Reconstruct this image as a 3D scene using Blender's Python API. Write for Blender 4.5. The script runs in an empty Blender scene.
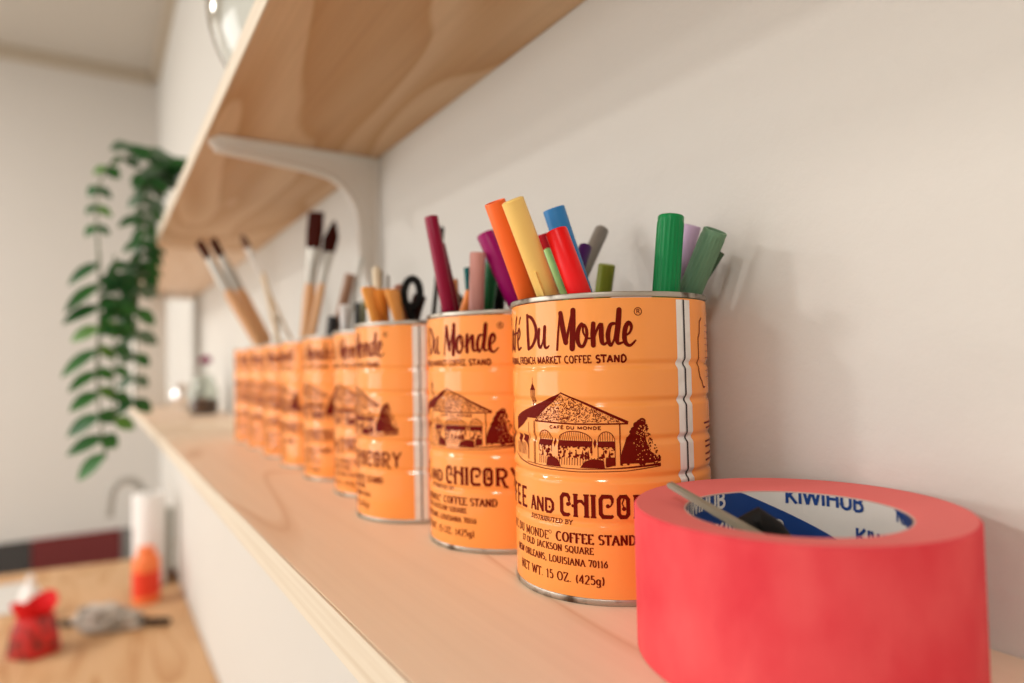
import bpy, bmesh, math, random
from mathutils import Vector, Matrix, noise
random.seed(7)
C = bpy.context.scene.collection
SC = bpy.context.scene
PI = math.pi

# ------------------------------------------------------------------ camera
cam = bpy.data.cameras.new('camera')
camo = bpy.data.objects.new('camera', cam)
C.objects.link(camo)
SC.camera = camo
cam.sensor_width = 36.0
cam.lens = 667.4 / 1024 * 36.0
cam.clip_start = 0.01
cam.clip_end = 50
R_ = Vector((-.5275, -.8493, -.0213)).normalized()
F_ = Vector((.8486, -.5279, .0334)).normalized()
U_ = R_.cross(F_).normalized()
R_ = F_.cross(U_).normalized()
camo.matrix_world = Matrix(((R_.x, U_.x, -F_.x, 0), (R_.y, U_.y, -F_.y, .2893), (R_.z, U_.z, -F_.z, .1121), (0, 0, 0, 1)))
cam.dof.use_dof = True
cam.dof.focus_distance = 0.315
cam.dof.aperture_fstop = 3.7

# ------------------------------------------------------------------ world, lights, exposure
SC.view_settings.view_transform = 'Standard'
SC.view_settings.look = 'None'
SC.view_settings.gamma = 1.0
SC.view_settings.use_curve_mapping = False
SC.view_settings.exposure = 0.38
w = bpy.data.worlds.new('room_air')
SC.world = w
w.use_nodes = True
w.node_tree.nodes['Background'].inputs[0].default_value = (1.0, .955, .90, 1)
w.node_tree.nodes['Background'].inputs[1].default_value = 0.85

def area(name, loc, target, sx, sy, power, col):
    l = bpy.data.lights.new(name, 'AREA')
    l.shape = 'RECTANGLE'; l.size = sx; l.size_y = sy; l.energy = power; l.color = col
    o = bpy.data.objects.new(name, l); C.objects.link(o)
    o.location = loc
    o.rotation_euler = (Vector(target) - Vector(loc)).to_track_quat('-Z', 'Y').to_euler()
    return o
area('soft_fill', (2.6, 5.0, .20), (.35, 0, .05), 3.0, 1.8, 52, (1.0, .97, .94))  # added soft fill from the room side, not an actual window
area('ceiling_lamp', (2.45, 3.1, 1.71), (2.45, 3.1, 0), .28, .28, 46, (1.0, .965, .92))
area('ceiling_lamp', (3.45, 2.4, 1.71), (3.45, 2.4, 0), .42, .42, 26, (1.0, .965, .92))
area('ceiling_lamp', (1.4, 4.2, 1.71), (1.4, 4.2, 0), .80, .80, 30, (1.0, .965, .92))
area('ceiling_lamp', (-1.1, 1.8, 1.71), (-1.1, 1.8, 0), .40, .40, 20, (1.0, .965, .92))

# ------------------------------------------------------------------ materials
def mat(name, col=(.8, .8, .8), rough=.5, metal=0.0, coat=0.0, spec=.5, trans=0.0, ior=1.45, sub=0.0):
    m = bpy.data.materials.new(name); m.use_nodes = True
    b = m.node_tree.nodes['Principled BSDF']
    b.inputs['Base Color'].default_value = (*col, 1)
    b.inputs['Roughness'].default_value = rough
    b.inputs['Metallic'].default_value = metal
    b.inputs['Coat Weight'].default_value = coat
    b.inputs['Coat Roughness'].default_value = .12
    b.inputs['Specular IOR Level'].default_value = spec
    b.inputs['Transmission Weight'].default_value = trans
    b.inputs['IOR'].default_value = ior
    if sub: b.inputs['Subsurface Weight'].default_value = sub
    return m

def nodes(m): return m.node_tree.nodes, m.node_tree.links, m.node_tree.nodes['Principled BSDF']

def ramp(n, stops):
    r = n.new('ShaderNodeValToRGB')
    e = r.color_ramp.elements
    e[0].position, e[0].color = stops[0][0], (*stops[0][1], 1)
    e[1].position, e[1].color = stops[-1][0], (*stops[-1][1], 1)
    for p, c in stops[1:-1]:
        x = e.new(p); x.color = (*c, 1)
    return r

def bump(m, scale, strength, dist=.001, detail=3, vec=None):
    n, l, b = nodes(m)
    t = n.new('ShaderNodeTexNoise'); t.inputs['Scale'].default_value = scale; t.inputs['Detail'].default_value = detail
    tc = n.new('ShaderNodeTexCoord')
    mp = n.new('ShaderNodeMapping')
    if vec: mp.inputs['Scale'].default_value = vec
    l.new(tc.outputs['Object'], mp.inputs[0]); l.new(mp.outputs[0], t.inputs['Vector'])
    bm_ = n.new('ShaderNodeBump'); bm_.inputs['Strength'].default_value = strength; bm_.inputs['Distance'].default_value = dist
    l.new(t.outputs[0], bm_.inputs['Height']); l.new(bm_.outputs[0], b.inputs['Normal'])

def noisy(m, c1, c2, scale, detail=4, vec=None, lo=.35, hi=.65, mid=None):
    n, l, b = nodes(m)
    t = n.new('ShaderNodeTexNoise'); t.inputs['Scale'].default_value = scale; t.inputs['Detail'].default_value = detail
    tc = n.new('ShaderNodeTexCoord'); mp = n.new('ShaderNodeMapping')
    if vec: mp.inputs['Scale'].default_value = vec
    l.new(tc.outputs['Object'], mp.inputs[0]); l.new(mp.outputs[0], t.inputs['Vector'])
    st = [(lo, c1), (hi, c2)] if mid is None else [(lo, c1), ((lo + hi) / 2, mid), (hi, c2)]
    r = ramp(n, st)
    l.new(t.outputs[0], r.inputs[0]); l.new(r.outputs[0], b.inputs['Base Color'])

def wood(name, light, dark, bands=9, along='X', rough=.5, dist=3.0, grain=.25, low=.3, high=.75):
    """plain sawn board: stretched, warped contour bands plus fine grain"""
    m = mat(name, light, rough, spec=.35)
    n, l, b = nodes(m)
    tc = n.new('ShaderNodeTexCoord'); mp = n.new('ShaderNodeMapping')
    mp.inputs['Scale'].default_value = (1.3, 7, 7) if along == 'X' else (7, 1.3, 7)
    mp.inputs['Location'].default_value = (.37, .2, .1)
    l.new(tc.outputs['Object'], mp.inputs[0])
    a = n.new('ShaderNodeTexNoise'); a.inputs['Scale'].default_value = 1.1; a.inputs['Detail'].default_value = 1.5; a.inputs['Distortion'].default_value = .35
    l.new(mp.outputs[0], a.inputs['Vector'])
    mul = n.new('ShaderNodeMath'); mul.operation = 'MULTIPLY'; mul.inputs[1].default_value = bands
    l.new(a.outputs[0], mul.inputs[0])
    fr = n.new('ShaderNodeMath'); fr.operation = 'FRACT'; l.new(mul.outputs[0], fr.inputs[0])
    mid = tuple((p + q) / 2 for p, q in zip(light, dark))
    r = ramp(n, [(0, light), (low, light), (high, mid), (.93, dark), (1, light)])
    l.new(fr.outputs[0], r.inputs[0])
    g = n.new('ShaderNodeTexNoise'); g.inputs['Scale'].default_value = 60; g.inputs['Detail'].default_value = 4
    mp2 = n.new('ShaderNodeMapping'); mp2.inputs['Scale'].default_value = (.06, 3, 3) if along == 'X' else (3, .06, 3)
    l.new(tc.outputs['Object'], mp2.inputs[0]); l.new(mp2.outputs[0], g.inputs['Vector'])
    mx = n.new('ShaderNodeMix'); mx.data_type = 'RGBA'; mx.blend_type = 'MULTIPLY'
    mx.inputs[0].default_value = grain
    gr = ramp(n, [(.3, (.72, .66, .6)), (.65, (1, 1, 1))])
    l.new(g.outputs[0], gr.inputs[0])
    l.new(r.outputs[0], mx.inputs[6]); l.new(gr.outputs[0], mx.inputs[7])
    l.new(mx.outputs[2], b.inputs['Base Color'])
    bp = n.new('ShaderNodeBump'); bp.inputs['Strength'].default_value = .12; bp.inputs['Distance'].default_value = .0006
    l.new(g.outputs[0], bp.inputs['Height']); l.new(bp.outputs[0], b.inputs['Normal'])
    return m

M = {}
M['wall'] = mat('painted_wall', (.665, .645, .60), .75, spec=.25)
bump(M['wall'], 130, .55, .0009, 5)
M['far_wall'] = mat('painted_far_wall', (.67, .645, .61), .8, spec=.2)
M['back_wall'] = mat('painted_back_wall', (.62, .58, .54), .8, spec=.2)
M['ceiling'] = mat('ceiling_paint', (.57, .53, .475), .9, spec=.1)
M['trim'] = mat('trim_paint', (.50, .43, .34), .7)
M['floor'] = mat('floor_concrete', (.38, .34, .30), .6); noisy(M['floor'], (.33, .3, .26), (.42, .38, .33), 3)
M['shelf'] = wood('birch_shelf_top', (.92, .75, .565), (.76, .55, .37), 6, low=.80, high=.90, grain=.14)
M['shelf_far'] = wood('birch_shelf_pale', (.88, .69, .53), (.80, .59, .42), 6, low=.5, high=.85)
M['upper'] = wood('upper_shelf_shaded', (.70, .48, .29), (.55, .31, .14), 7, low=.25, high=.6, grain=.3)  # tone set darker than the birch: the underside's shade is in the colour
M['edge'] = mat('shelf_edge_band', (.86, .70, .50), .5, spec=.3)
noisy(M['edge'], (.78, .68, .54), (.66, .54, .40), 40, 3, (.08, 1, 5), .45, .75)
M['table'] = wood('butcher_block', (.62, .38, .20), (.50, .26, .11), 5, low=.4, high=.8)
M['white'] = mat('white_paint', (.80, .78, .74), .45)
M['white_metal'] = mat('white_powder_coat', (.84, .80, .74), .4)
M['orange'] = mat('can_orange', (1.0, .365, .085), .10, coat=0, spec=.38)
M['print'] = mat('maroon_ink', (.15, .006, .002), .5, spec=.06)
M['tin'] = mat('tin_metal', (.55, .50, .44), .42, metal=.85)
noisy(M['tin'], (.46, .42, .36), (.10, .07, .05), 75, 5, None, .52, .66)
M['seam_metal'] = mat('seam_metal', (.8, .78, .75), .3, metal=.35)
noisy(M['seam_metal'], (.86, .84, .80), (.55, .50, .45), 35, 4, (1, 1, 1), .55, .8)
M['seam_black'] = mat('seam_line', (.02, .008, .008), .5)
M['inside'] = mat('tin_inside', (.45, .42, .38), .35, metal=.85)
M['tape'] = mat('red_crepe_paper', (.84, .06, .07), .75, spec=.2, sub=0)
noisy(M['tape'], (.84, .105, .115), (.72, .04, .06), 34, 6, (1, 1, .6), .35, .7)
bump(M['tape'], 900, .5, .0004, 3, (1, 1, .3))
M['tape_top'] = mat('tape_wound_edge', (.84, .20, .19), .8, spec=.2)
M['core'] = mat('core_board', (.66, .42, .37), .7)
M['blue_ink'] = mat('blue_ink', (.004, .045, .22), .5)
M['core_white'] = mat('core_white', (.72, .69, .64), .6)
M['stick'] = mat('metal_beige', (.30, .26, .19), .45)
M['black'] = mat('black_plastic', (.008, .007, .006), .7, spec=.25)
M['glass'] = mat('clear_glass', (.93, .95, .93), .02, trans=1.0, ior=1.45)
M['mirror'] = mat('silvered_glass', (.86, .86, .86), .04, metal=1.0)
M['jar_glass'] = mat('greenish_jar_glass', (.78, .82, .78), .05, trans=1.0, ior=1.45)
M['tap'] = mat('tap_grey', (.36, .35, .32), .4)
M['steel'] = mat('brushed_steel', (.50, .48, .44), .4, metal=.6)
M['grey'] = mat('grey_cloth', (.42, .38, .32), .8); noisy(M['grey'], (.52, .46, .40), (.16, .14, .11), 22, 4, None, .4, .7)
M['leaf'] = mat('leaf_green', (.035, .155, .03), .5, spec=.4)
noisy(M['leaf'], (.010, .085, .018), (.035, .17, .025), 14, 3)
M['leaf2'] = mat('leaf_grey_green', (.12, .2, .12), .5)
M['leaf3'] = mat('leaf_fresh_green', (.10, .26, .035), .5)
M['stem'] = mat('vine_stem', (.07, .12, .03), .6)
M['pot'] = mat('grey_pot', (.20, .21, .19), .6)
M['paper'] = mat('paper_white', (.86, .84, .82), .8)
M['sheet'] = mat('pale_grey_sheet', (.62, .59, .55), .8)
M['bottle_orange'] = mat('bright_orange_plastic', (.95, .22, .06), .45)
M['bottle_red'] = mat('red_label', (.85, .05, .015), .5)
M['cello'] = mat('red_cellophane', (.62, .02, .015), .5, coat=.1)
noisy(M['cello'], (.66, .015, .012), (.10, .02, .015), 24, 4, None, .42, .60, (.42, .015, .01))
M['cello_top'] = mat('red_ribbon_top', (.62, .008, .010), .6, spec=.2)
M['dark_red'] = mat('dark_red_board', (.16, .022, .022), .5)
M['charcoal'] = mat('charcoal_board', (.055, .05, .048), .5)
M['mid_grey'] = mat('grey_board', (.2, .19, .18), .5)
M['magenta_petals'] = mat('magenta_petals', (.45, .02, .17), .6)
M['brown_stuff'] = mat('brown_filling', (.22, .08, .04), .7)
M['grey_green'] = mat('grey_green_shade', (.40, .40, .33), .5)
COL = {
 'magenta': (.38, .002, .14), 'orange': (1.0, .17, .03), 'yellow': (.98, .66, .20), 'blue': (.035, .23, .56),
 'red': (.90, .008, .010), 'darkred': (.55, .005, .012), 'lightgreen': (.36, .62, .20), 'purple': (.055, .008, .10),
 'gray': (.20, .18, .155), 'olive': (.25, .28, .03), 'green': (.0, .23, .06), 'lilac': (.50, .36, .52), 'sage': (.14, .27, .16),
 'darkgreen': (.05, .11, .06), 'maroon': (.27, .002, .035), 'maroon2': (.21, .004, .028), 'peach': (.85, .33, .10), 'teal': (.0, .14, .14),
 'pink': (.74, .36, .31), 'orange2': (.88, .28, .06), 'slate': (.22, .28, .36), 'green2': (.01, .15, .045), 'black2': (.015, .01, .01),
 'black': (.02, .012, .008), 'cream': (.78, .66, .47), 'brownthin': (.30, .21, .12), 'greystick': (.40, .37, .34), 'white': (.8, .78, .74),
 'orange_a': (1.0, .45, .10), 'orange_b': (1.0, .40, .07), 'orange_c': (1.0, .44, .11), 'brownstick': (.34, .13, .07), 'darkbrown': (.06, .02, .012),
 'whitepen': (.84, .83, .82), 'black3': (.012, .012, .012), 'olive2': (.20, .19, .09), 'brown': (.32, .17, .10), 'clear': (.70, .69, .64),
 'black4': (.012, .010, .010), 'cream2': (.78, .62, .42), 'white2': (.84, .82, .78)}
for k, c in COL.items():
    M['m_' + k] = mat('plastic_' + k, c, .34, spec=.3)
M['cream_wood'] = mat('pale_wood', (.70, .52, .33), .5)
M['tan_wood'] = mat('tan_wood_handle', (.66, .35, .15), .45, coat=.2)
M['bristle'] = mat('dark_red_bristle', (.045, .006, .003), .9, spec=.1); bump(M['bristle'], 300, .8, .001, 2, (1, 1, .05))
M['bristle2'] = mat('brown_bristle', (.20, .10, .06), .8)
M['ferrule'] = mat('silver_ferrule', (.50, .48, .43), .45, metal=.3)

# ------------------------------------------------------------------ mesh helpers
def tag(o, label=None, cat=None, group=None, kind=None):
    if label: o['label'] = label
    if cat: o['category'] = cat
    if group: o['group'] = group
    if kind: o['kind'] = kind
    return o

def link(name, me, mats, parent=None, smooth=True):
    if not isinstance(mats, (list, tuple)): mats = [mats]
    for m_ in mats: me.materials.append(m_)
    if smooth:
        for p in me.polygons: p.use_smooth = True
        try: me.set_sharp_from_angle(angle=math.radians(38))
        except Exception: pass
    o = bpy.data.objects.new(name, me); C.objects.link(o)
    if parent: o.parent = parent
    return o

def fin(name, bm, mats, parent=None, smooth=True, norm=True):
    if norm: bmesh.ops.recalc_face_normals(bm, faces=bm.faces)
    me = bpy.data.meshes.new(name); bm.to_mesh(me); bm.free()
    return link(name, me, mats, parent, smooth)

def empty(name, loc, rz=0):
    o = bpy.data.objects.new(name, None); C.objects.link(o)
    o.empty_display_size = .02
    o.location = loc; o.rotation_euler = (0, 0, rz)
    return o

def box(bm, x0, x1, y0, y1, z0, z1, bev=0.0, mi=0):
    vs = [bm.verts.new((x, y, z)) for x in (x0, x1) for y in (y0, y1) for z in (z0, z1)]
    fs = []
    for q in ((0, 1, 3, 2), (4, 6, 7, 5), (0, 4, 5, 1), (2, 3, 7, 6), (0, 2, 6, 4), (1, 5, 7, 3)):
        f = bm.faces.new([vs[i] for i in q]); f.material_index = mi; fs.append(f)
    if bev > 0:
        es = list({e for f in fs for e in f.edges})
        r = bmesh.ops.bevel(bm, geom=es, offset=bev, segments=2, affect='EDGES', profile=.5)
        for f in r['faces']: f.material_index = mi
    return fs

def lathe(bm, prof, seg=64, mi=0, close=False, mis=None, M_=None, wob=None):
    """prof: list of (r, z); r=0 ends are poles"""
    rings = []
    for r, z in prof:
        if r < 1e-6:
            v = bm.verts.new((0, 0, z)); rings.append([v])
        else:
            rings.append([bm.verts.new((r * (wob(i, z) if wob else 1) * math.cos(2 * PI * i / seg), r * (wob(i, z) if wob else 1) * math.sin(2 * PI * i / seg), z)) for i in range(seg)])
    n = len(rings); made = []
    for k in range(n if close else n - 1):
        a, b = rings[k], rings[(k + 1) % n]
        m_ = mis[k] if mis else mi
        for i in range(seg):
            j = (i + 1) % seg
            if len(a) == 1 and len(b) == 1: continue
            if len(a) == 1: f = bm.faces.new((a[0], b[i], b[j]))
            elif len(b) == 1: f = bm.faces.new((a[i], a[j], b[0]))
            else: f = bm.faces.new((a[i], a[j], b[j], b[i]))
            f.material_index = m_; made.append(f)
    if M_ is not None:
        vs = {v for r in rings for v in r}
        for v in vs: v.co = M_ @ v.co
    return made

def tube(bm, pts, rad, seg=10, mi=0, cap=True, flat=1.0):
    pts = [Vector(p) for p in pts]
    rads = rad if isinstance(rad, (list, tuple)) else [rad] * len(pts)
    rings = []; up = None
    for i, p in enumerate(pts):
        t = (pts[min(i + 1, len(pts) - 1)] - pts[max(i - 1, 0)]).normalized()
        if up is None:
            up = Vector((0, 0, 1)) if abs(t.z) < .9 else Vector((1, 0, 0))
        s = t.cross(up).normalized(); up = s.cross(t).normalized()
        rings.append([bm.verts.new(p + rads[i] * (s * math.cos(2 * PI * k / seg) + up * flat * math.sin(2 * PI * k / seg))) for k in range(seg)])
    for a, b in zip(rings, rings[1:]):
        for k in range(seg):
            f = bm.faces.new((a[k], a[(k + 1) % seg], b[(k + 1) % seg], b[k])); f.material_index = mi
    if cap:
        bm.faces.new(rings[0][::-1]).material_index = mi; bm.faces.new(rings[-1]).material_index = mi

def frame(base, tip, face=None):
    """matrix whose z runs base -> tip; y points roughly to the room"""
    base, tip = Vector(base), Vector(tip)
    z = (tip - base).normalized()
    f = Vector(face) if face else Vector((-.55, .83, 0))
    y = (f - f.dot(z) * z).normalized(); x = y.cross(z)
    m_ = Matrix((x, y, z)).transposed().to_4x4(); m_.translation = base
    return m_, (tip - base).length

# ------------------------------------------------------------------ the setting
FL = -1.50; CE = 1.745
bm = bmesh.new(); box(bm, -3.5, 4.35, -.25, 5.2, FL - .1, FL)
tag(fin('floor', bm, M['floor'], smooth=False), kind='structure')
bm = bmesh.new(); box(bm, -3.5, 4.35, -.25, 5.2, CE, CE + .1)
tag(fin('ceiling', bm, M['ceiling'], smooth=False), kind='structure')
bm = bmesh.new(); box(bm, -3.5, 4.1, -.15, 0, FL, CE)
tag(fin('wall_right', bm, M['wall'], smooth=False), kind='structure')
bm = bmesh.new(); box(bm, 4.1, 4.25, -.15, 5.2, FL, CE)
tag(fin('wall_far', bm, M['far_wall'], smooth=False), kind='structure')
bm = bmesh.new(); box(bm, -2.4, -2.25, 0, 5.2, FL, CE)
tag(fin('wall_back', bm, M['back_wall'], smooth=False), kind='structure')
bm = bmesh.new(); box(bm, -3.5, 4.08, 0, .035, CE - .05, CE)
box(bm, 4.06, 4.1, .035, 5.2, CE - .06, CE)
tag(fin('trim_1', bm, M['trim'], smooth=False), kind='structure')
# dark board along the foot of the far wall
bm = bmesh.new()
box(bm, 4.075, 4.1, .184, .565, -.88, -.708, .003, 0)
box(bm, 4.075, 4.1, .567, 1.6, -.88, -.708, .003, 1)
box(bm, 4.075, 4.1, .10, .182, -.88, -.708, .003, 2)
tag(fin('trim_2', bm, [M['dark_red'], M['charcoal'], M['mid_grey']], smooth=False), kind='structure')

# ------------------------------------------------------------------ shelves
def shelf(x0, x1, d, z0, z1, label, group, mtop):
    e = empty('wooden_shelf', (x0, 0, z0)); tag(e, label, 'shelf', group)
    h = z1 - z0
    bm = bmesh.new(); box(bm, 0, x1 - x0, .0005, d - .0016, 0, h, .0006)
    fin('board', bm, mtop, e, smooth=False)
    bm = bmesh.new(); box(bm, 0, x1 - x0, d - .0015, d, 0, h, .0004)
    fin('edge_band', bm, M['edge'], e, smooth=False)
    return e
shelf(-.25, 1.60, .1963, -.0200, 0, 'lower birch shelf board holding the row of orange cans and the red tape', 'lower shelf boards', M['shelf'])
shelf(1.61, 2.75, .1963, -.0200, 0, 'far lower shelf board beyond the cans, holding the small jar and the silvery ball', 'lower shelf boards', M['shelf_far'])
shelf(-.25, 1.50, .1907, .3637, .3835, 'near upper shelf board over the cans, with the white bracket under it', 'upper shelf boards', M['upper'])
shelf(1.515, 2.60, .184, .3637, .3835, 'far upper shelf board beyond the hanging plant', 'upper shelf boards', M['shelf_far'])

# bracket: tapering arm, curved web and a wall leg, one folded piece
bm = bmesh.new()
def bracket_profile():
    top = [(0.001, 0), (.165, 0)]
    pts = [(0, 0), (.180, 0), (.187, -.003), (.1875, -.0095), (.182, -.0135)]
    pts += [(.135, -.0175), (.090, -.0215), (.068, -.0245), (.055, -.0285), (.045, -.035), (.036, -.0435), (.029, -.054), (.024, -.067), (.0215, -.084), (.0205, -.105), (.019, -.125), (.0155, -.138), (.012, -.150), (.009, -.200), (.006, -.215), (0, -.216)]
    return pts
pp = bracket_profile()
fa = [bm.verts.new((-.0015, y, z)) for y, z in pp]; fb = [bm.verts.new((.0015, y, z)) for y, z in pp]
bm.faces.new(fa); bm.faces.new(fb[::-1])
for i in range(len(pp)):
    j = (i + 1) % len(pp); bm.faces.new((fa[i], fa[j], fb[j], fb[i]))
box(bm, -.011, .011, .0005, .180, -.003, -.0003, .0008)
box(bm, -.011, .011, .0005, .003, -.215, -.0003, .0008)
rim = [Vector((0, y, z)) for y, z in pp[4:-3]]
tube(bm, rim, .0042, 8)
br = fin('shelf_bracket', bm, M['white_metal'])
br.location = (.770, 0, .3635)
tag(br, 'white curved metal bracket under the near upper shelf', 'bracket')

# ------------------------------------------------------------------ lettering engine
RC = .0515; HC = .14456; ZS = 1.0102
MM = RC * 1000 * PI / 180     # mm of arc per degree
BEADS = (109.4, 92.4, 74.7, 57.6, 37.0)
def prof(z):
    """can wall radius (m) at height z (mm): narrow pressed-in beads"""
    r = RC * 1000
    for b in BEADS:
        d = abs(z - b)
        if d < 2.6: r -= 1.0 * (.5 + .5 * math.cos(PI * d / 2.6))
    if z > 138.5: r -= .0
    return r / 1000

class Ink:
    def __init__(s, off=.00013, zmin=-1e9, zmax=1e9, rad=None, sign=1):
        s.bm = bmesh.new(); s.off = off; s.zmin = zmin; s.zmax = zmax; s.rad = rad; s.sign = sign
    def P(s, x, z):
        """x mm of arc, z mm -> 3D"""
        z = min(max(z, s.zmin), s.zmax)
        if s.rad is None:
            r = prof(z) + s.off; a = x / (RC * 1000)
        else:
            r = s.rad + s.off; a = x / (s.rad * 1000)
        return Vector((r * math.cos(a * s.sign), r * math.sin(a * s.sign), z / 1000 * (ZS if s.rad is None else 1.016)))
    def quad(s, pts, mi=0):
        f = s.bm.faces.new([s.bm.verts.new(s.P(*p)) for p in pts]); f.material_index = mi
    def stroke(s, pts, w, mi=0, nib=None, step=.8, capr=.5):
        """pts in mm; w number or list (mm). nib=(thick, thin): width from direction"""
        W = w if isinstance(w, (list, tuple)) else [w] * len(pts)
        # resample
        P = []; Q = []
        for i in range(len(pts) - 1):
            (x0, z0), (x1, z1) = pts[i], pts[i + 1]
            L = math.hypot(x1 - x0, z1 - z0); n = max(1, int(L / step))
            for k in range(n):
                t = k / n; P.append((x0 + (x1 - x0) * t, z0 + (z1 - z0) * t)); Q.append(W[i] + (W[i + 1] - W[i]) * t)
        P.append(pts[-1]); Q.append(W[-1])
        L_, R__ = [], []
        for i in range(len(P)):
            a = P[max(i - 1, 0)]; b = P[min(i + 1, len(P) - 1)]
            dx, dz = b[0] - a[0], b[1] - a[1]; d = math.hypot(dx, dz) or 1
            dx /= d; dz /= d
            ww = Q[i] if nib is None else nib[1] + (nib[0] - nib[1]) * abs(dz) ** 1.3
            k = 1.0
            if 0 < i < len(P) - 1:
                ax, az = P[i][0] - a[0], P[i][1] - a[1]; la = math.hypot(ax, az) or 1
                c_ = (ax * dx + az * dz) / la; k = 1 / max(.6, c_)
            L_.append((P[i][0] - dz * ww / 2 * k, P[i][1] + dx * ww / 2 * k)); R__.append((P[i][0] + dz * ww / 2 * k, P[i][1] - dx * ww / 2 * k))
        vl = [s.bm.verts.new(s.P(*p)) for p in L_]; vr = [s.bm.verts.new(s.P(*p)) for p in R__]
        for i in range(len(P) - 1):
            f = s.bm.faces.new((vl[i], vr[i], vr[i + 1], vl[i + 1])); f.material_index = mi
        if capr and nib is None:
            for (px, pz), q in ((P[0], Q[0]), (P[-1], Q[-1])):
                if q > .8: s.dot(px, pz, q / 2, mi)
    def dot(s, x, z, r, mi=0, n=10, sq=1.0):
        f = s.bm.faces.new([s.bm.verts.new(s.P(x + r * math.cos(2 * PI * k / n), z + r * sq * math.sin(2 * PI * k / n))) for k in range(n)])
        f.material_index = mi
    def fill(s, poly, mi=0, dz=.55, dx=1.6):
        z0 = min(p[1] for p in poly); z1 = max(p[1] for p in poly)
        n = max(1, int((z1 - z0) / dz)); h = (z1 - z0) / n
        def xs(z):
            out = []
            for i in range(len(poly)):
                (xa, za), (xb, zb) = poly[i], poly[(i + 1) % len(poly)]
                if (za <= z) != (zb <= z): out.append(xa + (xb - xa) * (z - za) / (zb - za))
            return sorted(out)
        for k in range(n):
            a = xs(z0 + k * h + h * .02); b = xs(z0 + (k + 1) * h - h * .02)
            if len(a) != len(b): a = b = xs(z0 + (k + .5) * h)
            for j in range(0, len(a) - 1, 2):
                m_ = max(1, int((a[j + 1] - a[j]) / dx))
                for q in range(m_):
                    t0, t1 = q / m_, (q + 1) / m_
                    s.quad([(a[j] + (a[j + 1] - a[j]) * t0, z0 + k * h), (a[j] + (a[j + 1] - a[j]) * t1, z0 + k * h),
                            (b[j] + (b[j + 1] - b[j]) * t1, z0 + (k + 1) * h), (b[j] + (b[j + 1] - b[j]) * t0, z0 + (k + 1) * h)], mi)

def arc(cx, cy, rx, ry, a0, a1, n=9):
    return [(cx + rx * math.cos(math.radians(a0 + (a1 - a0) * k / n)), cy + ry * math.sin(math.radians(a0 + (a1 - a0) * k / n))) for k in range(n + 1)]
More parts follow.
